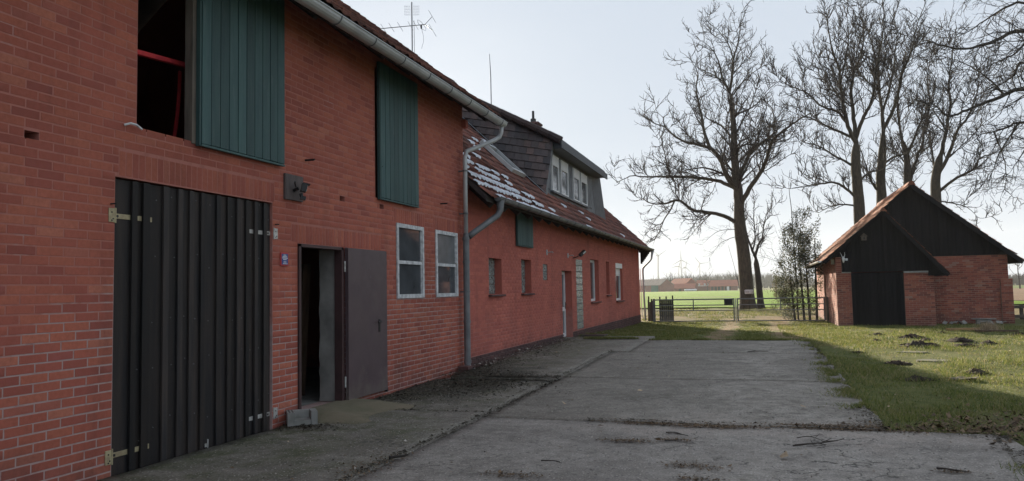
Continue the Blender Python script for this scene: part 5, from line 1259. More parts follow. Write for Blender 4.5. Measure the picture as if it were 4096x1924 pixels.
bare_tree('bare_tree', LIMBS['T4'], 5, 'thin twin-stemmed bare tree right behind the shed ridge', base=1, lens=(9.5,.55,.55), group='bare trees round the yard', up=.35)
bare_tree('bare_tree', LIMBS['T5'], 6, 'big bare tree behind the shed, rightmost trunk above its roof', base=1, bark='bark_green', lens=(9.5,.55,.55), group='bare trees round the yard', up=.3)
bare_tree('bare_tree', LIMBS['T6'], 7, 'bare tree whose long branches reach in from the right edge above the shed', base=1, lens=(8.5,.5,.55), up=.08, droop=.18, dens=(5.6, 5.8, 5.4), group='bare trees round the yard', maxl=3.6, thick=.58, rmin=.007)
sap = [([(6.96,37.6,-.1),(6.94,37.6,2.0),(6.88,37.6,4.2),(6.80,37.6,6.3)], .06, .012), ([(6.94,37.6,2.2),(6.5,37.5,3.6),(6.2,37.4,4.8)], .03, .008), ([(6.92,37.6,3.0),(7.25,37.7,4.2),(7.4,37.8,5.2)], .03, .008), ([(6.95,37.6,1.2),(6.3,37.5,2.4),(5.9,37.4,3.2)], .025, .006), ([(6.94,37.6,1.8),(6.0,37.5,2.6),(5.0,37.4,3.0)], .02, .005)]
bare_tree('sapling', sap, 8, 'thin bare sapling rising out of the evergreen beside the shed', 'sapling', lens=(7.,.5,.5), dens=(2.4,4,5), rmin=.003, boughs=0)
# low suckers at the foot of the letter box tree
bu = [([(4.4,49.4,-.1),(4.0,49.0,2.2),(3.6,48.8,4.0)], .03, .008), ([(4.7,49.4,-.1),(4.9,49.1,2.6),(5.3,48.9,4.4)], .03, .008), ([(4.3,49.5,4.6),(3.2,49.0,4.2),(2.4,48.8,3.2)], .04, .008), ([(4.3,49.5,5.0),(3.0,49.3,4.9),(2.0,49.0,4.1)], .04, .008), ([(4.4,49.4,4.2),(5.4,49.0,3.9),(6.0,48.8,3.0)], .03, .008)]
bare_tree('water_sprouts', bu, 9, 'fine drooping shoots growing from the lower trunk of the letter box tree', 'shoots', lens=(9.,.6,.55), dens=(4.,4.5,5.), up=-.12, rmin=.004, snap=False, droop=.15, boughs=0)
# letter box
mx = thing('letter_box', (4.7, 49.2, .98), 'pale grey letter box with dark slot fixed to the tree trunk behind the gate', 'letter box')
MB().cbox((4.45, 49.18, .98), (4.96, 49.42, 1.24), .03).build('body', M['white_frame'], mx)
MB().box((4.50, 49.172, 1.085), (4.72, 49.179, 1.108)).build('slot', M['black_metal'], mx)

def leaf_cloud(name, ctr, n, size, mat, parent, seed, shape):
    r = np.random.default_rng(seed); P = shape(r, n); n = len(P)
    d1 = r.normal(0, 1, (n, 3)); d1 /= np.linalg.norm(d1, axis=1, keepdims=True); d2 = np.cross(d1, r.normal(0, 1, (n, 3))); d2 /= np.linalg.norm(d2, axis=1, keepdims=True)
    s = size*r.uniform(.5, 1.2, n)[:,None]
    V = np.stack([P-d1*s, P+d2*s*.45, P+d1*s, P-d2*s*.45], 1).reshape(-1, 3)
    F = np.arange(n*4).reshape(n, 4)
    return link(name, mesh_np(name, V, F, mat), parent)
def leafmat(name, stops, trans=.35):
    t = NT(name); c = t.ramp(t.rnd(), stops); t.done(c, .6, spec=.3)
    tr = t.n('ShaderNodeBsdfTranslucent'); t.l(c, tr.inputs['Color']); mx_ = t.n('ShaderNodeMixShader'); mx_.inputs[0].default_value = trans
    o = t.t.nodes['Material Output']; t.l(t.b.outputs[0], mx_.inputs[1]); t.l(tr.outputs[0], mx_.inputs[2]); t.l(mx_.outputs[0], o.inputs['Surface']); return t.m
M['evergreen'] = leafmat('evergreen leaf', [(0, (.036,.044,.026)), (.5, (.078,.088,.050)), (.85, (.135,.135,.080)), (1, (.18,.14,.09))], .38)
M['grass'] = leafmat('grass blade', [(0, (.070,.098,.026)), (.35, (.120,.155,.036)), (.65, (.185,.200,.048)), (.84, (.26,.235,.085)), (1, (.36,.29,.16))], .45)
eg = thing('evergreen_tree', (7.3, 37.3, -.1), 'ragged dark evergreen leaning against the sunlit side of the shed', 'evergreen')
def egs(r, n):
    out = []; cl = [(7.7,37.4,.3,3.8,.55), (7.2,37.3,.1,3.9,.6), (6.75,37.3,.1,3.1,.6), (6.4,37.2,.0,1.9,.55), (7.35,37.2,2.4,4.9,.38), (6.95,37.3,1.8,4.3,.5)]
    for (x, y, z0, z1, rd) in cl:
        m = n//len(cl); nb = 44
        bc = np.stack([x+r.normal(0, rd*.6, nb), y+r.normal(0, rd*.6, nb), r.uniform(z0, z1, nb)], 1); k = r.integers(0, nb, m)
        sh = 1-.45*(bc[k,2]-z0)/(z1-z0+.01)
        out.append(bc[k]+r.normal(0, .14, (m, 3))*np.stack([sh, sh, np.ones(m)*.9], 1))
    P = np.vstack(out); return P[P[:,0] < 8.05]
leaf_cloud('crown', None, 19000, .044, M['evergreen'], eg, 4, egs)
mb = MB()
for (x, y, h, lean) in ((7.75,37.45,3.6,.05), (7.45,37.35,3.0,-.1), (7.2,37.3,2.9,-.1), (6.8,37.3,2.2,-.15)): mb.tube([(x,y,-.15), (x+lean*.5,y,h*.5), (x+lean,y,h)], [.06,.045,.015], 7)
mb.build('trunk', M['bark'], eg)

# ------------------------------------------------------------------ far farm, woods, wind turbines
M['far_brick'] = pmat('far brick', (.26,.115,.095), (.20,.09,.08), .8, .9, .05, 0); M['far_roof'] = pmat('far red roof', (.34,.115,.075), (.27,.095,.07), .6, .9, .05, .4, 3, dist=.1)
M['far_roof_grey'] = pmat('far grey roof', (.24,.20,.185), (.18,.15,.145), .6, .9, .05, .4, 3, dist=.1); M['far_green'] = pmat('green sheet door', (.05,.155,.125), None, 1, .8, .05, 0); M['far_dark'] = pmat('dark opening', (.03,.03,.033), None, 1, .8, .05, 0)
def farm(label, x0, x1, y, d, zb, ze, zr, roof, gab='R', group='farm buildings across the field', extra=None):
    """ridge along x, gable visible at the right end (x1 side), drawn slightly turned"""
    t = thing('farm_building', ((x0+x1)/2, y, zb), label, 'building', group)
    MB().box((x0, y, zb-.5), (x1, y+d, ze)).prism([(y, ze), (y+d, ze), (y+d/2, zr-.15)], 0, x0+.05, x1-.05).build('wall', M['far_brick'], t)
    a = .5; zo = ze-(zr-ze)*a/(d/2)
    rf = MB().add([(x0-.4,y-a,zo),(x1+.4,y-a,zo),(x1+.4,y+d/2,zr),(x0-.4,y+d/2,zr),(x1+.4,y+d+a,zo),(x0-.4,y+d+a,zo)]+[(p[0],p[1],p[2]-.2) for p in [(x0-.4,y-a,zo),(x1+.4,y-a,zo),(x1+.4,y+d/2,zr),(x0-.4,y+d/2,zr),(x1+.4,y+d+a,zo),(x0-.4,y+d+a,zo)]],
        [(0,1,2,3),(3,2,4,5),(9,8,7,6),(11,10,8,9),(0,6,7,1),(1,7,8,2),(2,8,10,4),(4,10,11,5),(5,11,9,3),(3,9,6,0)]).build('roof', M[roof], t)
    return t, rf
def gable_front(label, x0, x1, xl, y, d, zb, ze, zr, roof, group='farm buildings across the field'):
    """gable faces the camera between x0..x1, roof runs back to the left: ridge along a direction mostly -x"""
    t = thing('farm_building', ((x0+x1)/2, y, zb), label, 'building', group); xm = (x0+x1)/2
    dxy = np.array((xl-x0, d, 0.))
    P = [(x0,y,zb-.5),(x1,y,zb-.5),(x1,y,ze),(xm,y,zr),(x0,y,ze)]; Q = [tuple(np.array(p)+dxy) for p in P]
    MB().add(P+Q, [(0,1,2,3,4),(9,8,7,6,5),(0,5,6,1),(1,6,7,2),(2,7,8,3),(3,8,9,4),(4,9,5,0)]).build('wall', M['far_brick'], t, recalc=True)
    n = lambda p, o: tuple(np.array(p)+np.array(o))
    e = .35; A = n((x0,y,ze), (-e,-.3,-e*.8)); B = n((xm,y,zr), (0,-.3,.12)); Cc = n((x1,y,ze), (e,-.3,-e*.8)); A2, B2, C2 = (tuple(np.array(q)+dxy) for q in (A, B, Cc))
    MB().add([A,B,Cc,A2,B2,C2]+[n(q,(0,0,-.22)) for q in (A,B,Cc,A2,B2,C2)], [(0,1,4,3),(1,2,5,4),(6,9,10,7),(7,10,11,8),(0,6,7,1),(1,7,8,2),(0,3,9,6),(2,8,11,5)]).build('roof', M[roof], t, recalc=True)
    return t
YF = 400; zf = g1(0, 400)-.02
b1 = gable_front('grey-roofed brick barn with green door, nearest of the far farm', -42.6, -36.0, -62, YF, 24, zf, 2.7, 5.5, 'far_roof_grey')
MB().add([(-44.2,YF+1.6,zf),(-48.6,YF+7.4,zf),(-48.6,YF+7.4,2.3),(-44.2,YF+1.6,2.3),(-44.2,YF+1.4,zf),(-48.6,YF+7.2,zf),(-48.6,YF+7.2,2.3),(-44.2,YF+1.4,2.3)], [(4,5,6,7),(0,3,2,1),(0,4,7,3),(1,2,6,5),(3,7,6,2)]).build('door', M['far_green'], b1)
b2 = gable_front('red-roofed brick barn behind the grey-roofed one at the far farm', -31.5, -25.0, -42, 415, 14, zf, 2.75, 5.7, 'far_roof')
b2b, _ = farm('low lean-to barn in front of the tall red far barn', -36.0, -26.0, 404, 7, zf, .85, 2.95, 'far_roof')
for x in (-34, -31.5): MB().box((x, 403.85, zf), (x+1.2, 403.95, .5)).build('opening', M['far_dark'], b2b)
b3, _ = farm('far red-roofed house with white dormers between the two far barns', -26.2, -19.5, 425, 8, zf, 1.7, 4.75, 'far_roof')
for x in (-25.6, -22.6, -20.6): MB().box((x, 424.4, 1.75), (x+.9, 427, 2.9)).build('dormer', M['white'], b3)
MB().box((-25.9, 424.5, 1.45), (-19.6, 424.62, 1.75)).build('eaves_board', M['white'], b3)
b4, _ = farm('long low far barn with orange-red roof and open front', -19.6, -5.2, 420, 9, zf, 1.6, 4.55, 'far_roof')
for i in range(6): MB().box((-18.6+i*1.75, 419.85, zf), (-17.3+i*1.75, 419.95, 1.35)).build('opening', M['far_dark'], b4)
MB().box((-10.5, 419.7, zf), (-9.3, 419.84, 1.2)).build('door', M['white'], b4)
bla = ['long white wrapped silage roll, leftmost in the row at the far farm', 'white wrapped silage bale, second from left in the far row', 'white wrapped silage bale, third from left in the far row', 'white wrapped silage bale, rightmost in the far row']
for i, (x, w_) in enumerate(((-29.4, 1.1), (-27.6, .75), (-26.2, .75), (-25.0, .65))):
    mb = MB(); mb.tube([(x-w_,397.5,zf+.55), (x-w_+.15,397.5,zf+.6), (x+w_-.15,397.5,zf+.6), (x+w_,397.5,zf+.55)], [.35,.6,.6,.35], 10)
    tag(mb.build('silage_bale', M['white'], smooth=True), bla[i], 'bale', 'white bales at the far farm')
def turbine(x, y, hub, bl, az, ph, label):
    zg = g1(0, 1500); t = thing('wind_turbine', (x, y, zg), label, 'wind turbine', 'far wind turbines')
    MB().tube([(x,y,zg-1), (x,y,hub)], [hub*.034, hub*.017], 12).build('tower', M['turbine'], t, smooth=True)
    ax = np.array((math.sin(az), -math.cos(az), 0)); sd = np.array((math.cos(az), math.sin(az), 0)); hb = np.array((x, y, hub+.5))+ax*3.0
    MB().tube([hb-ax*6.5+(0,0,.3), hb-ax*1], [1.6,1.7], 8).build('nacelle', M['turbine'], t)
    h_ = MB().tube([hb-ax*1, hb+ax*.6, hb+ax*1.5], [1.4,1.2,.3], 8).build('hub', M['turbine'], t)
    for i in range(3):
        a = ph+i*2*math.pi/3; d = sd*math.sin(a)+np.array((0,0,1.))*math.cos(a); c = np.cross(ax, d)
        V = []; 
        for f, w_ in ((.02,.9), (.15,1.7), (.5,1.15), (1.0,.25)):
            for (o, q) in ((-.4, -.12), (.6, 0), (-.4, .12)): V.append(hb+d*bl*f+c*w_*o+ax*w_*q)
        F = [(0,1,2)]+[(k*3+j, k*3+(j+1)%3, k*3+3+(j+1)%3, k*3+3+j) for k in range(3) for j in range(3)]+[(11,10,9)]
        MB().add(V, F).build('blade', M['turbine'], t, recalc=True)
M['turbine'] = pmat('turbine paint', (.46,.47,.48), (.42,.43,.44), .05, .6, .02, 0)
R_ = math.radians
turbine(-178.4, 1500, 62, 24, R_(48), R_(-58), 'far wind turbine nearest the house corner, rotor like an upright Y')
turbine(-134.2, 1500, 52, 21, R_(5), R_(0), 'far wind turbine with one blade straight up, in the middle of the group')
turbine(-139.8, 1505, 40.5, 17, R_(25), R_(-100), 'short far wind turbine just left of the middle one')
turbine(-128.1, 1510, 37.8, 17, R_(35), R_(14), 'short far wind turbine just right of the middle one')
turbine(-99.8, 1500, 44, 18, R_(15), R_(-35), 'far wind turbine right of the group, beside the farm tree')
# far trees
def gen_limbs(x, y, z, h, r, spread=.42, nl=8):
    tr = [(x, y, z-.2), (x+r.normal(0,.01)*h, y, z+h*.28), (x+r.normal(0,.02)*h, y+r.normal(0,.02)*h, z+h*.55), (x+r.normal(0,.03)*h, y, z+h*.86)]
    L_ = [(tr, h*.032, h*.006)]
    for i in range(nl):
        f = r.uniform(.22, .7); a = i*2.4+r.uniform(0, .8); b = np.array((x, y, z+h*f)); d = np.array((math.cos(a), math.sin(a), r.uniform(.35, 1.1))); d /= np.linalg.norm(d); l = h*spread*r.uniform(.7, 1.15)*(1.1-.5*f)
        L_.append(([tuple(b), tuple(b+d*l*.5+(0,0,-.02*h)), tuple(b+d*l+(0,0,.06*h))], h*.014, h*.004))
    return L_
def far_tree(nm, x, y, h, seed, label, group=None, rm=.012, dens=(.9, 1.6, 2.6), fine=True):
    r = np.random.default_rng(seed); k = h/14
    return bare_tree(nm, gen_limbs(x, y, g1(0, y), h, r), seed, label, 'tree', group, dens=tuple(q/k for q in dens), lens=(7.5*math.sqrt(k),.52,.5), rmin=rm, snap=False, fine=fine, bark='twig', maxl=5*k, boughs=0)
far_tree('bare_tree', -19.0, 396, 9.8, 61, 'round bare tree in front of the far farm houses', rm=.02)
far_tree('bare_tree', 62, 201, 8.3, 62, 'round bare tree alone in the fields right of the shed', rm=.014)
far_tree('bare_tree', 66.5, 206, 5.5, 63, 'low bare tree at the right edge of the picture beyond the ploughed field', rm=.014)
far_tree('bare_tree', 10.6, 251, 6.3, 64, 'spreading bare field tree between gate trees and evergreen, left of a pair', rm=.014)
far_tree('bare_tree', 12.8, 252, 5.6, 65, 'leaning bare field tree between gate trees and evergreen, right of a pair', rm=.014)
protos = []
def copy_tree(root, loc, rz, sc):
    c = root.copy(); COL.objects.link(c); c.location = loc; c.rotation_euler = (0, 0, rz); c.scale = (sc, sc, sc)
    for ch in root.children:
        k = ch.copy(); COL.objects.link(k); k.parent = c; k.matrix_parent_inverse = ch.matrix_parent_inverse.copy()
    return c
GW = 'bare trees in the wood behind the far farm'; LW = 'bare tree in the row of trees behind the far farm roofs'
for i in range(3): protos.append(far_tree('bare_tree', -52+i*9.0, 445+6*i, 11.2+i*.6, 70+i, LW, GW, rm=.022, dens=(.8, 1.4, 2.0)))
r_ = np.random.default_rng(12)
for i in range(27):
    x = -60+i*2.35+r_.normal(0, .6); y = 440+r_.uniform(0, 40)
    copy_tree(protos[i%3], (x, y, g1(0, y)-.2), r_.uniform(0, 6.28), r_.uniform(.75, 1.08) if x > -48 else r_.uniform(.62, .85))
# distant woodland that reads as one mass
def far_wood(name, x0, x1, y, h, n, seed):
    r = np.random.default_rng(seed); x = r.uniform(x0, x1, n); yy = y+r.uniform(0, 25, n); hh_ = h*(.55+.6*vnoise(x, np.zeros(n), 14/abs(x1-x0), seed))*r.uniform(.55, 1.0, n)
    z = np.full(n, g1(0, y)-.3); w_ = h*.02*r.uniform(.5, 1.6, n); ln = r.normal(0, .16, n)*hh_
    s = r.random(n) < .75; z0 = np.where(s, z+hh_*r.uniform(.15, .7, n), z)
    V = np.stack([np.stack([x-w_, yy, z0], 1), np.stack([x+w_, yy+.2, z0], 1), np.stack([x+ln, yy, z+hh_], 1)], 1).reshape(-1, 3)
    tag(link(name, mesh_np(name, V, np.arange(3*n).reshape(n, 3), M['twig'])), 'distant leafless woodland along the horizon', 'woodland', kind='stuff')
far_wood('woodland', -260, 420, 690, 15, 14000, 5)
far_wood('woodland', 60, 240, 430, 9, 6000, 6)
# rail fence right of the shed
for nm, z, w_ in (('top', .44, .11), ('low', .05, .10)): pass
rf = thing('rail_fence', (15.2, 36, -.1), 'dark two-rail timber fence starting at the right shed corner', 'fence')
for z in (.42, .04): MB().beam((14.5, 36.0, z), (22.0, 36.3, z), .05, .12).build('rail', M['wood_grey'], rf)
for x in (15.45, 17.9, 20.4): MB().cbox((x-.06, 36.05+(x-15)*.04, -.3), (x+.06, 36.17+(x-15)*.04, .50), .01).build('post', M['wood_grey'], rf)
# ------------------------------------------------------------------ small things on the ground
def mound_mesh(rad, h, seed):
    r = np.random.default_rng(seed); nr, na = 7, 18; V = [(0, 0, h)]; 
    for i in range(1, nr+1):
        f = i/nr
        for j in range(na):
            a = 2*math.pi*j/na; rr = rad*f*(1+.22*math.sin(2*a+seed)+.12*r.normal()); zz = h*(1-f**1.6)+(r.normal(0, .22)*h if i < nr else -.02); V.append((rr*math.cos(a)*1.25, rr*math.sin(a), max(zz, -.03)))
    F3 = [(0, 1+j, 1+(j+1)%na) for j in range(na)]; F4 = [(1+i*na+j, 1+(i+1)*na+j, 1+(i+1)*na+(j+1)%na, 1+i*na+(j+1)%na) for i in range(nr-1) for j in range(na)]
    return mesh_np('molehill', np.array(V), [np.array(F3), np.array(F4)], M['dirt'], False)
moles = [(8.36,23.3,.34),(7.99,20.8,.26),(8.98,21.9,.40),(8.6,19.1,.50),(9.14,21.1,.26),(8.92,19.2,.28),(9.77,20.6,.38),(9.58,19.3,.34),(10.2,20.0,.36),(11.86,23.6,.32),(7.64,15.6,.30),(7.52,13.2,.32),(8.54,14.1,.34),(10.3,25.1,.22),(8.62,9.9,.28),(7.2,17.6,.15)]
mlab = ['molehill in the lit lawn straight in front of the shed gate', 'flat molehill at the left border of the lawn near the drive', 'molehill on the lit lawn before the right pier of the shed', 'broad double molehill on the shadow edge in mid lawn', 'small molehill just right of the one before the shed pier', 'small molehill beside the broad double molehill', 'highest dark molehill in the sunlit lawn, rear one of a close pair', 'dark molehill in the sunlit lawn, front one of a close pair', 'molehill at the right of the sunlit lawn, right of the close pair', 'molehill at the right edge of the picture near the planks', 'brown molehill in the shaded lawn left of the stone slabs', 'brown molehill in the shaded lawn near the concrete edge', 'dark molehill in the right shaded lawn next to the pale rag', 'tiny molehill left of the planks', 'molehill at the right picture edge in the near lawn', 'tiny soil heap on the lawn border beside the concrete']
for i, (x, y, rd) in enumerate(moles):
    o = link('molehill', mound_mesh(rd*.60, rd*.22, 100+i)); o.location = (x, y, float(ground_z(np.array(x), np.array(y)))+.0); o.rotation_euler = (0, 0, i*1.3); tag(o, mlab[i], 'molehill', 'molehills in the lawn')
M['slab_stone'] = pmat('mossy stone', (.11,.11,.075), (.06,.065,.04), 6, .95, .05, .5, 60)
M['grit'] = pmat('grit', (.34,.31,.27), (.12,.10,.09), 40, .9, .6, 0)
def flakes(name, P, size, mat, seed, flat=.35, label=None, cat=None):
    r = np.random.default_rng(seed); n = len(P); a = r.uniform(0, 6.28, n); d1 = np.stack([np.cos(a), np.sin(a), r.normal(0, flat, n)], 1); d2 = np.stack([-np.sin(a), np.cos(a), r.normal(0, flat, n)], 1)
    s = (size*r.lognormal(0, .45, n))[:,None]; asp = r.uniform(.25, .8, n)[:,None]; up = np.array([0,0,1.])
    V = np.stack([P-d1*s, P+d2*s*asp+up*s*.25, P+d1*s, P-d2*s*asp-up*s*.05], 1)
    V[:,:,2] = np.maximum(V[:,:,2], P[:,None,2]+.001)
    o = link(name, mesh_np(name, V.reshape(-1,3), np.arange(4*n).reshape(n,4), mat)); tag(o, label, cat, kind='stuff'); return o
def top_z(x, y):
    """height of slab or turf"""
    s1 = (x < 2.1) & (y < 12); s2 = (x < 2.4) & (y >= 12) & (y < 21.6); s3 = (x >= 2.1) & (x < 7.5) & (y < 8.6); s4 = (x >= 2.1) & (x < 6.44) & (y >= 8.6) & (y < 20.4)
    return gz(x, y)+np.where(s1, .028, np.where(s2, .066, np.where(s3, .026, np.where(s4, .038, .0))))
def cloud(specs, seed):
    r = np.random.default_rng(seed); out = []
    for (x, y, sx, sy, n) in specs: out.append(np.stack([r.normal(x, sx, n), r.normal(y, sy, n)], 1))
    P = np.vstack(out); P = P[P[:,0] > .05]; return np.column_stack([P, top_z(P[:,0], P[:,1])+r.uniform(0, .006, len(P))])
def along(x0, y0, x1, y1, w, n, r):
    t = r.random(n); return np.stack([x0+(x1-x0)*t+r.normal(0, w, n), y0+(y1-y0)*t+r.normal(0, w, n)], 1)
r_ = np.random.default_rng(77)
def lift(P): return np.column_stack([P, top_z(P[:,0], P[:,1])+r_.uniform(0, .006, len(P))])
mc = np.vstack([np.column_stack([r_.normal(x, rd*.42, 220), r_.normal(y, rd*.34, 220), np.zeros(220)]) for (x, y, rd) in moles for _ in (0, 1)]); mc[:,2] = ground_z(mc[:,0], mc[:,1])+.01
flakes('soil_crumbs', mc, .010, M['dirt'], 41, .8, 'dark soil crumbs spilled round the molehills', 'soil')
# damp black litter by the wall and in the joints
dk = np.vstack([cloud([(.7,10.6,.5,.5,2600),(1.0,11.6,.5,.35,3400),(1.45,12.1,.4,.10,1800),(.5,12.6,.25,.5,1500),(.45,13.8,.25,.6,1200),(.9,12.3,.5,.3,1500),(.35,9.9,.2,.3,900),(.55,15.6,.35,1.0,1200),(.5,17.5,.3,1.0,1000),(.3,7.55,.22,.14,900),(.35,19.5,.25,1.2,700),(.8,11.2,.6,.6,1500)], 3),
    lift(along(2.02,4.8,2.10,9.5,.04,1000,r_)), lift(along(2.10,9.5,2.08,12.3,.04,800,r_)), lift(along(2.10,12.3,2.14,16.8,.025,350,r_)), lift(along(3.3,8.6,6.6,8.62,.04,500,r_)), lift(along(.1,8.85,2.0,8.9,.02,300,r_))])
flakes('leaf_litter', dk, .011, M['litter_dark'], 4, .4, 'dark damp leaf litter along the barn wall and slab joints', 'litter')
lb = np.vstack([cloud([(4.05,8.52,.20,.05,1100),(4.75,8.47,.26,.05,1500),(3.98,7.53,.14,.05,500),(4.42,7.66,.10,.04,300),(6.0,8.62,.35,.06,2600),(4.7,6.6,.14,.07,420),(4.75,6.15,.10,.05,260),(3.3,5.95,.16,.05,300),(6.7,6.85,.07,.03,160),(6.55,8.75,.3,.15,1200),(7.3,9.0,.4,.25,1200),(2.0,5.9,.12,.35,600)], 5), lift(along(3.4,8.58,6.4,8.62,.05,500,r_))])
flakes('dead_grass_litter', lb, .008, M['leaf_litter'], 6, .5, 'brown heaps of dry grass and leaf crumbs on the concrete joint', 'litter')
g_ = np.stack([r_.uniform(.3, 7.0, 2600), r_.uniform(4.2, 21, 2600)], 1); flakes('crumbs', lift(g_), .008, M['leaf_litter'], 8, .3, 'small scattered crumbs of leaf and bark over the concrete yard', 'litter')
pl_ = np.vstack([np.stack([r_.uniform(.6, 6.8, 60), r_.uniform(5, 19, 60)], 1), np.stack([r_.uniform(6.6, 13, 160), r_.uniform(8, 26, 160)], 1)]); flakes('pale_leaves', lift(pl_)+np.array([0,0,.012]), .020, M['leaf_pale'], 9, .5, 'scattered pale dry leaves on yard and lawn', 'leaves')
bl_ = cloud([(7.6,8.9,.35,.3,700),(8.0,9.5,.5,.4,600),(7.0,8.8,.3,.2,400)], 11); wl = np.stack([r_.uniform(6.6, 14, 900), 6+22*r_.random(900)**1.3], 1); wl = np.column_stack([wl, ground_z(wl[:,0], wl[:,1])+.025]); wl = wl[slab_dist(wl[:,0], wl[:,1]) > 0]
flakes('lawn_leaves', wl, .016, M['leaf_litter'], 19, .6, 'brown fallen leaves scattered through the lawn', 'leaves')
flakes('brown_leaves', bl_+np.array([0,0,.02]), .017, M['leaf_litter'], 12, .7, 'heap of brown fallen leaves at the near lawn corner', 'leaves')
gt = np.stack([r_.uniform(.4, 7.1, 15000), 4.0+16*r_.random(15000)**1.5], 1); gt = gt[slab_dist(gt[:,0], gt[:,1]) < -.03]
flakes('surface_grit', lift(gt), .0065, M['grit'], 15, .5, 'pale and dark grit scattered over the concrete yard', 'grit')
# gravel along the house wall
gr_ = np.vstack([np.stack([r_.normal(.28, .13, 900), r_.uniform(13.6, 20.9, 900)], 1), np.stack([r_.normal(.3, .2, 400), r_.uniform(22.4, 30, 400)], 1)]); gr_ = gr_[gr_[:,0] > .03]
flakes('gravel_strip', lift(gr_)+np.array([0,0,.003]), .013, M['grit'], 14, .6, 'loose gravel strip at the foot of the house wall', 'gravel')
# twigs, one by one
def stick(pts, rad, label, seed, forks=2):
    r = np.random.default_rng(seed); t = thing('fallen_twig', (pts[0][0], pts[0][1], float(top_z(np.array(pts[0][0]), np.array(pts[0][1])))), label, 'twig', 'twigs lying on the concrete')
    P = np.array([(x, y, float(top_z(np.array(x), np.array(y)))+rad+.004+z) for (x, y, z) in pts]); q = smooth_line(P, 12, r, .05); q[:,2] = np.maximum(q[:,2], P[:,2].min())
    MB().tube(q, np.linspace(rad, rad*.45, 12), 6).build('stem', M['twig'], t)
    for k in range(forks):
        i = r.integers(3, 10); d = np.array((r.normal(), r.normal(), abs(r.normal())*.25)); d /= np.linalg.norm(d); MB().tube([q[i], q[i]+d*.07, q[i]+d*.15], [rad*.6, rad*.5, rad*.25], 5).build('side_twig', M['twig'], t)
stick([(4.30,7.98,0),(4.40,7.95,.01),(4.46,7.92,0),(4.53,7.85,0)], .007, 'dark curved twig beside the litter heap in the middle of the yard', 1)
stick([(3.40,6.47,0),(3.50,6.49,0),(3.57,6.46,0)], .006, 'short brown twig at the bottom middle of the yard', 2, 1)
stick([(5.55,7.97,0),(5.66,7.96,.02),(5.77,7.89,0)], .005, 'thin arched twig, farther one of the pair on the right of the yard', 3)
stick([(5.50,7.57,0),(5.66,7.62,.015),(5.80,7.70,.02),(5.95,7.73,.05)], .008, 'branched dark twig, nearer one of the pair on the right of the yard', 4, 5)
stick([(4.99,16.8,0),(5.2,16.9,.01),(5.4,16.95,0)], .010, 'dark stick lying far back on the concrete', 5, 1)
stick([(4.33,7.58,0),(4.42,7.6,0),(4.47,7.62,0)], .007, 'thin straight twig under the small litter heap', 6, 0)
stick([(6.55,6.9,0),(6.62,6.84,.01),(6.70,6.85,0)], .009, 'short reddish bark piece at the lower right of the yard', 7, 1)
stick([(2.05,6.25,0),(2.13,6.33,0),(2.16,6.40,0)], .014, 'pale broken stick on the slab joint near the barn', 8, 0)
# planks, slabs and rubble on the lawn
def lawn(x, y): return float(ground_z(np.array(x), np.array(y)))
def plank(name, a, b, w_, h_, mat, label, cat='plank', group=None):
    za, zb = lawn(*a)+h_/2+.02, lawn(*b)+h_/2+.02
    tag(MB().beam((a[0],a[1],za), (b[0],b[1],zb), w_, h_).build(name, mat), label, cat, group)
plank('timber_plank', (10.70,26.3), (11.75,26.9), .16, .07, M['wood_fresh'], 'pale timber plank on the sunlit lawn, left one of two')
plank('timber_plank', (11.25,25.4), (12.35,25.6), .14, .05, M['wood_brown'], 'brown timber plank on the sunlit lawn, right one of two')
r_ = np.random.default_rng(9)
P = np.column_stack([r_.normal(11.72, .13, 500), r_.normal(26.0, .10, 500), np.zeros(500)]); P[:,2] = gz(P[:,0], P[:,1])
V = []; 
for p in P:
    a = r_.uniform(0, 6.28); h_ = r_.uniform(.12, .34); d = np.array((math.cos(a), math.sin(a), 0))*.006; l_ = np.array((r_.normal(0,.09), r_.normal(0,.09), h_)); V += [p-d, p+d, p+l_]
tag(link('dry_grass_tuft', mesh_np('dry_grass_tuft', np.array(V), np.arange(len(V)).reshape(-1,3), M['leaf_pale'])), 'dry straw-coloured grass tuft standing between the two planks', 'grass tuft')
def disc(name, x, y, rx, ry, h_, mat, label, cat, seed, n=14):
    r = np.random.default_rng(seed); z = lawn(x, y)+.004; pts = [(x+rx*math.cos(2*math.pi*i/n)*r.uniform(.9,1.08), y+ry*math.sin(2*math.pi*i/n)*r.uniform(.9,1.08)) for i in range(n)]
    tag(MB().prism(pts, 2, z-.05, z+h_).build(name, mat, recalc=True), label, cat)
disc('stone_slab', 8.24, 17.8, .32, .20, .008, M['slab_stone'], 'pale flat stone slab in the lawn, farther of two', 'slab', 1)
disc('stone_slab', 8.36, 16.1, .34, .24, .006, M['slab_stone'], 'grey half-sunken slab in the lawn, nearer of two', 'slab', 2)
def rag():
    xs = np.linspace(-.2, .2, 14); ys = np.linspace(-.1, .1, 8); X, Y = np.meshgrid(xs, ys); Z = .045*np.abs(vnoise(X+5, Y+5, 9, 3))+.02; c = (8.16, 13.25); z = lawn(*c)
    i = np.arange(X.size).reshape(X.shape); F = np.stack([i[:-1,:-1], i[:-1,1:], i[1:,1:], i[1:,:-1]], -1).reshape(-1, 4); r = np.random.default_rng(2)
    V = np.stack([X*(1+.2*np.sin(Y*20))+c[0], Y*(1+.3*np.sin(X*14))+c[1], Z+z], -1).reshape(-1, 3); V2 = V-np.array((0,0,.012)); n = len(V)
    tag(link('crumpled_rag', mesh_np('crumpled_rag', np.vstack([V, V2]), [F, F[:,::-1]+n], M['wood_grey'], False)), 'pale brown crumpled rag lying in the shaded lawn', 'rag')
rag()
r_ = np.random.default_rng(31)
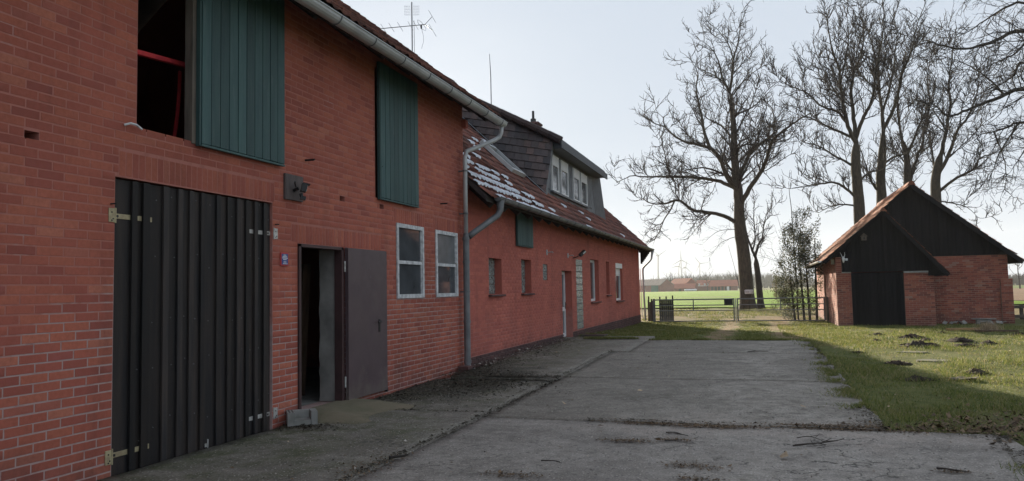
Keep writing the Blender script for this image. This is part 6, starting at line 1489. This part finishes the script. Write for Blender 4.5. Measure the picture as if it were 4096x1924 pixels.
rub = [(11.95,32.7),(12.15,32.6),(12.3,32.75),(12.45,32.65),(12.6,32.7),(13.05,32.7),(13.2,32.6),(13.35,32.75),(13.5,32.65),(13.75,32.7),(13.9,32.75)]
for i, (x, y) in enumerate(rub):
    a, b, c = unit(r_.normal(0,1,3)*(1,1,.25)), None, None; b = unit(np.cross(a, r_.normal(0,1,3))); c = np.cross(a, b)
    q = abs(c[2]); 
    tag(MB().obox((x, y, lawn(x, y)+.06+.03*r_.random()), a, b, c, (r_.uniform(.06,.12), r_.uniform(.05,.08), .010)).build('broken_slate', M['concrete_grey']), 'broken pale slate in the rubble at the foot of the shed wall', 'rubble', 'broken slates by the shed')
tag(MB().cbox((12.95,33.02,.055), (13.75,33.30,.085), .01).cbox((13.1,33.08,-.15),(13.6,33.25,.055), .01).build('stone_bench', M['concrete_grey']), 'pale low slab ledge standing against the shed wall', 'ledge')
# ------------------------------------------------------------------ grass
def grass(name, n, xr, yr, hgt, seed, keep, label):
    r = np.random.default_rng(seed); y = yr[0]+(yr[1]-yr[0])*r.random(n)**1.5; x = r.uniform(*xr, n)
    k = keep(x, y, r); x, y = x[k], y[k]; n = len(x); cl = vnoise(x, y, 2.2, seed); h_ = hgt*(.25+1.25*cl**1.5)*r.uniform(.4, 1.5, n)
    z = ground_z(x, y)-.005; a = r.uniform(0, 6.28, n); d = np.hypot(x-CAM[0], y-CAM[1]); w_ = .0022+.00022*d
    dx, dy = np.cos(a)*w_, np.sin(a)*w_; lx, ly = r.normal(0, .55, n)*h_, r.normal(0, .55, n)*h_
    V = np.stack([np.stack([x-dx, y-dy, z], 1), np.stack([x+dx, y+dy, z], 1), np.stack([x+lx, y+ly, z+h_], 1)], 1).reshape(-1, 3)
    tag(link(name, mesh_np(name, V, np.arange(3*n).reshape(n, 3), M['grass'])), label, 'grass', kind='stuff')
def on_slab(x, y, e): 
    return ((x < 7.48+e) & (y < 8.6)) | ((x < 6.45+e) & (y < 20.3)) | ((x < 2.3+e) & (y < 21.4+e))
def keep_right(x, y, r):
    e = .35*(vnoise(x, y, 1.7, 5)-.62)
    m = ~on_slab(x, y, e); ed = np.exp(-((x-np.where(y < 8.6, 7.48, 6.45))/1.2)**2)
    return m & (vnoise(x, y, .9, 8)+.3*r.random(len(x)) > .34) & ~((x > LXW-.1) & (x < 14.5) & (y > 31.4)) & (r.random(len(x)) < .35+.65*np.clip(1.4-(y-5)/22, .25, 1))
grass('lawn_grass', 250000, (5.9, 15.5), (4.5, 33.3), .062, 21, keep_right, 'short uneven winter lawn between the concrete and the shed')
def keep_drive(x, y, r):
    tr = np.minimum(np.abs(x-4.15)/.5, np.abs(x-6.05)/.62)
    return ~on_slab(x, y, .2*(vnoise(x, y, 2, 5)-.7)) & (r.random(len(x)) < np.clip(tr-.5, .04, 1)) & (vnoise(x, y, 1.2, 8)+.3*r.random(len(x)) > .3)
def edge_grass(n, seed):
    r = np.random.default_rng(seed); m = n//2
    x = np.concatenate([np.where(r.random(m) < .35, 7.46, 6.42)-np.abs(r.normal(0, .16, m))+.06, r.uniform(.3, 6.4, n-m)]); y = np.concatenate([4.6+16*r.random(m)**1.3, np.where(r.random(n-m) < .5, 20.4, 8.6)+r.normal(0, .09, n-m)])
    y[:m] = np.where(x[:m] > 6.6, 4.6+4*r.random(m), np.maximum(y[:m], 8.6))
    k = (vnoise(x, y, 2.1, 31)+.45*vnoise(x, y, 7, 32) > .78) & ((y > 15) | (x > 5.4)); x, y = x[k], y[k]; n = len(x); h_ = .05*r.uniform(.3, 1.3, n); z = top_z(x, y)-.004
    a = r.uniform(0, 6.28, n); d = np.hypot(x-CAM[0], y-CAM[1]); w_ = .0022+.00022*d; dx, dy = np.cos(a)*w_, np.sin(a)*w_; lx, ly = r.normal(0, .8, n)*h_, r.normal(0, .8, n)*h_
    V = np.stack([np.stack([x-dx, y-dy, z], 1), np.stack([x+dx, y+dy, z], 1), np.stack([x+lx, y+ly, z+h_], 1)], 1).reshape(-1, 3)
    tag(link('edge_grass', mesh_np('edge_grass', V, np.arange(3*n).reshape(n, 3), M['grass'])), 'grass and moss creeping over the edges of the concrete', 'grass', kind='stuff')
edge_grass(60000, 51)
r_ = np.random.default_rng(52); q = np.stack([np.where(r_.random(5000) < .4, 7.46, 6.42)-np.abs(r_.normal(0, .14, 5000))+.04, 5+15*r_.random(5000)], 1); q[:,1] = np.where(q[:,0] > 6.6, 5+3.6*r_.random(5000), np.maximum(q[:,1], 8.6)); q = q[vnoise(q[:,0], q[:,1], 2.4, 33) > .42]
flakes('edge_soil', lift(q), .012, M['joint_soil'], 53, .4, 'crumbs of soil washed over the right edge of the concrete', 'soil')
grass('drive_grass', 80000, (.1, 8.0), (19.8, 36), .06, 22, keep_drive, 'grass strips along the drive between the slab and the gate')
grass('verge_grass', 26000, (-1, 12), (36, 56), .14, 23, lambda x, y, r: (vnoise(x, y, .7, 4) > .52) & ~((x > 7.9) & (x < 14.6) & (y < 42)), 'rough grass verge beyond the gate')
grass('joint_grass', 5000, (3.6, 7.2), (8.4, 8.9), .03, 24, lambda x, y, r: r.random(len(x)) < np.where(x > 5.4, .9, .35), 'sparse grass growing in the slab joint')
# ------------------------------------------------------------------ haze: the air of the place
hz = MB().box((-1400, -40, -3.2), (1400, 1600, 92)).build('haze', None); tag(hz, kind='stuff')
hm = bpy.data.materials.new('haze'); hm.use_nodes = True; hn = hm.node_tree; hn.nodes.clear()
ho = hn.nodes.new('ShaderNodeOutputMaterial'); hv = hn.nodes.new('ShaderNodeVolumePrincipled'); hv.inputs['Color'].default_value = (.93,.96,1,1); hv.inputs['Density'].default_value = .00022; hv.inputs['Anisotropy'].default_value = .15
hn.links.new(hv.outputs[0], ho.inputs['Volume']); hz.data.materials.append(hm)
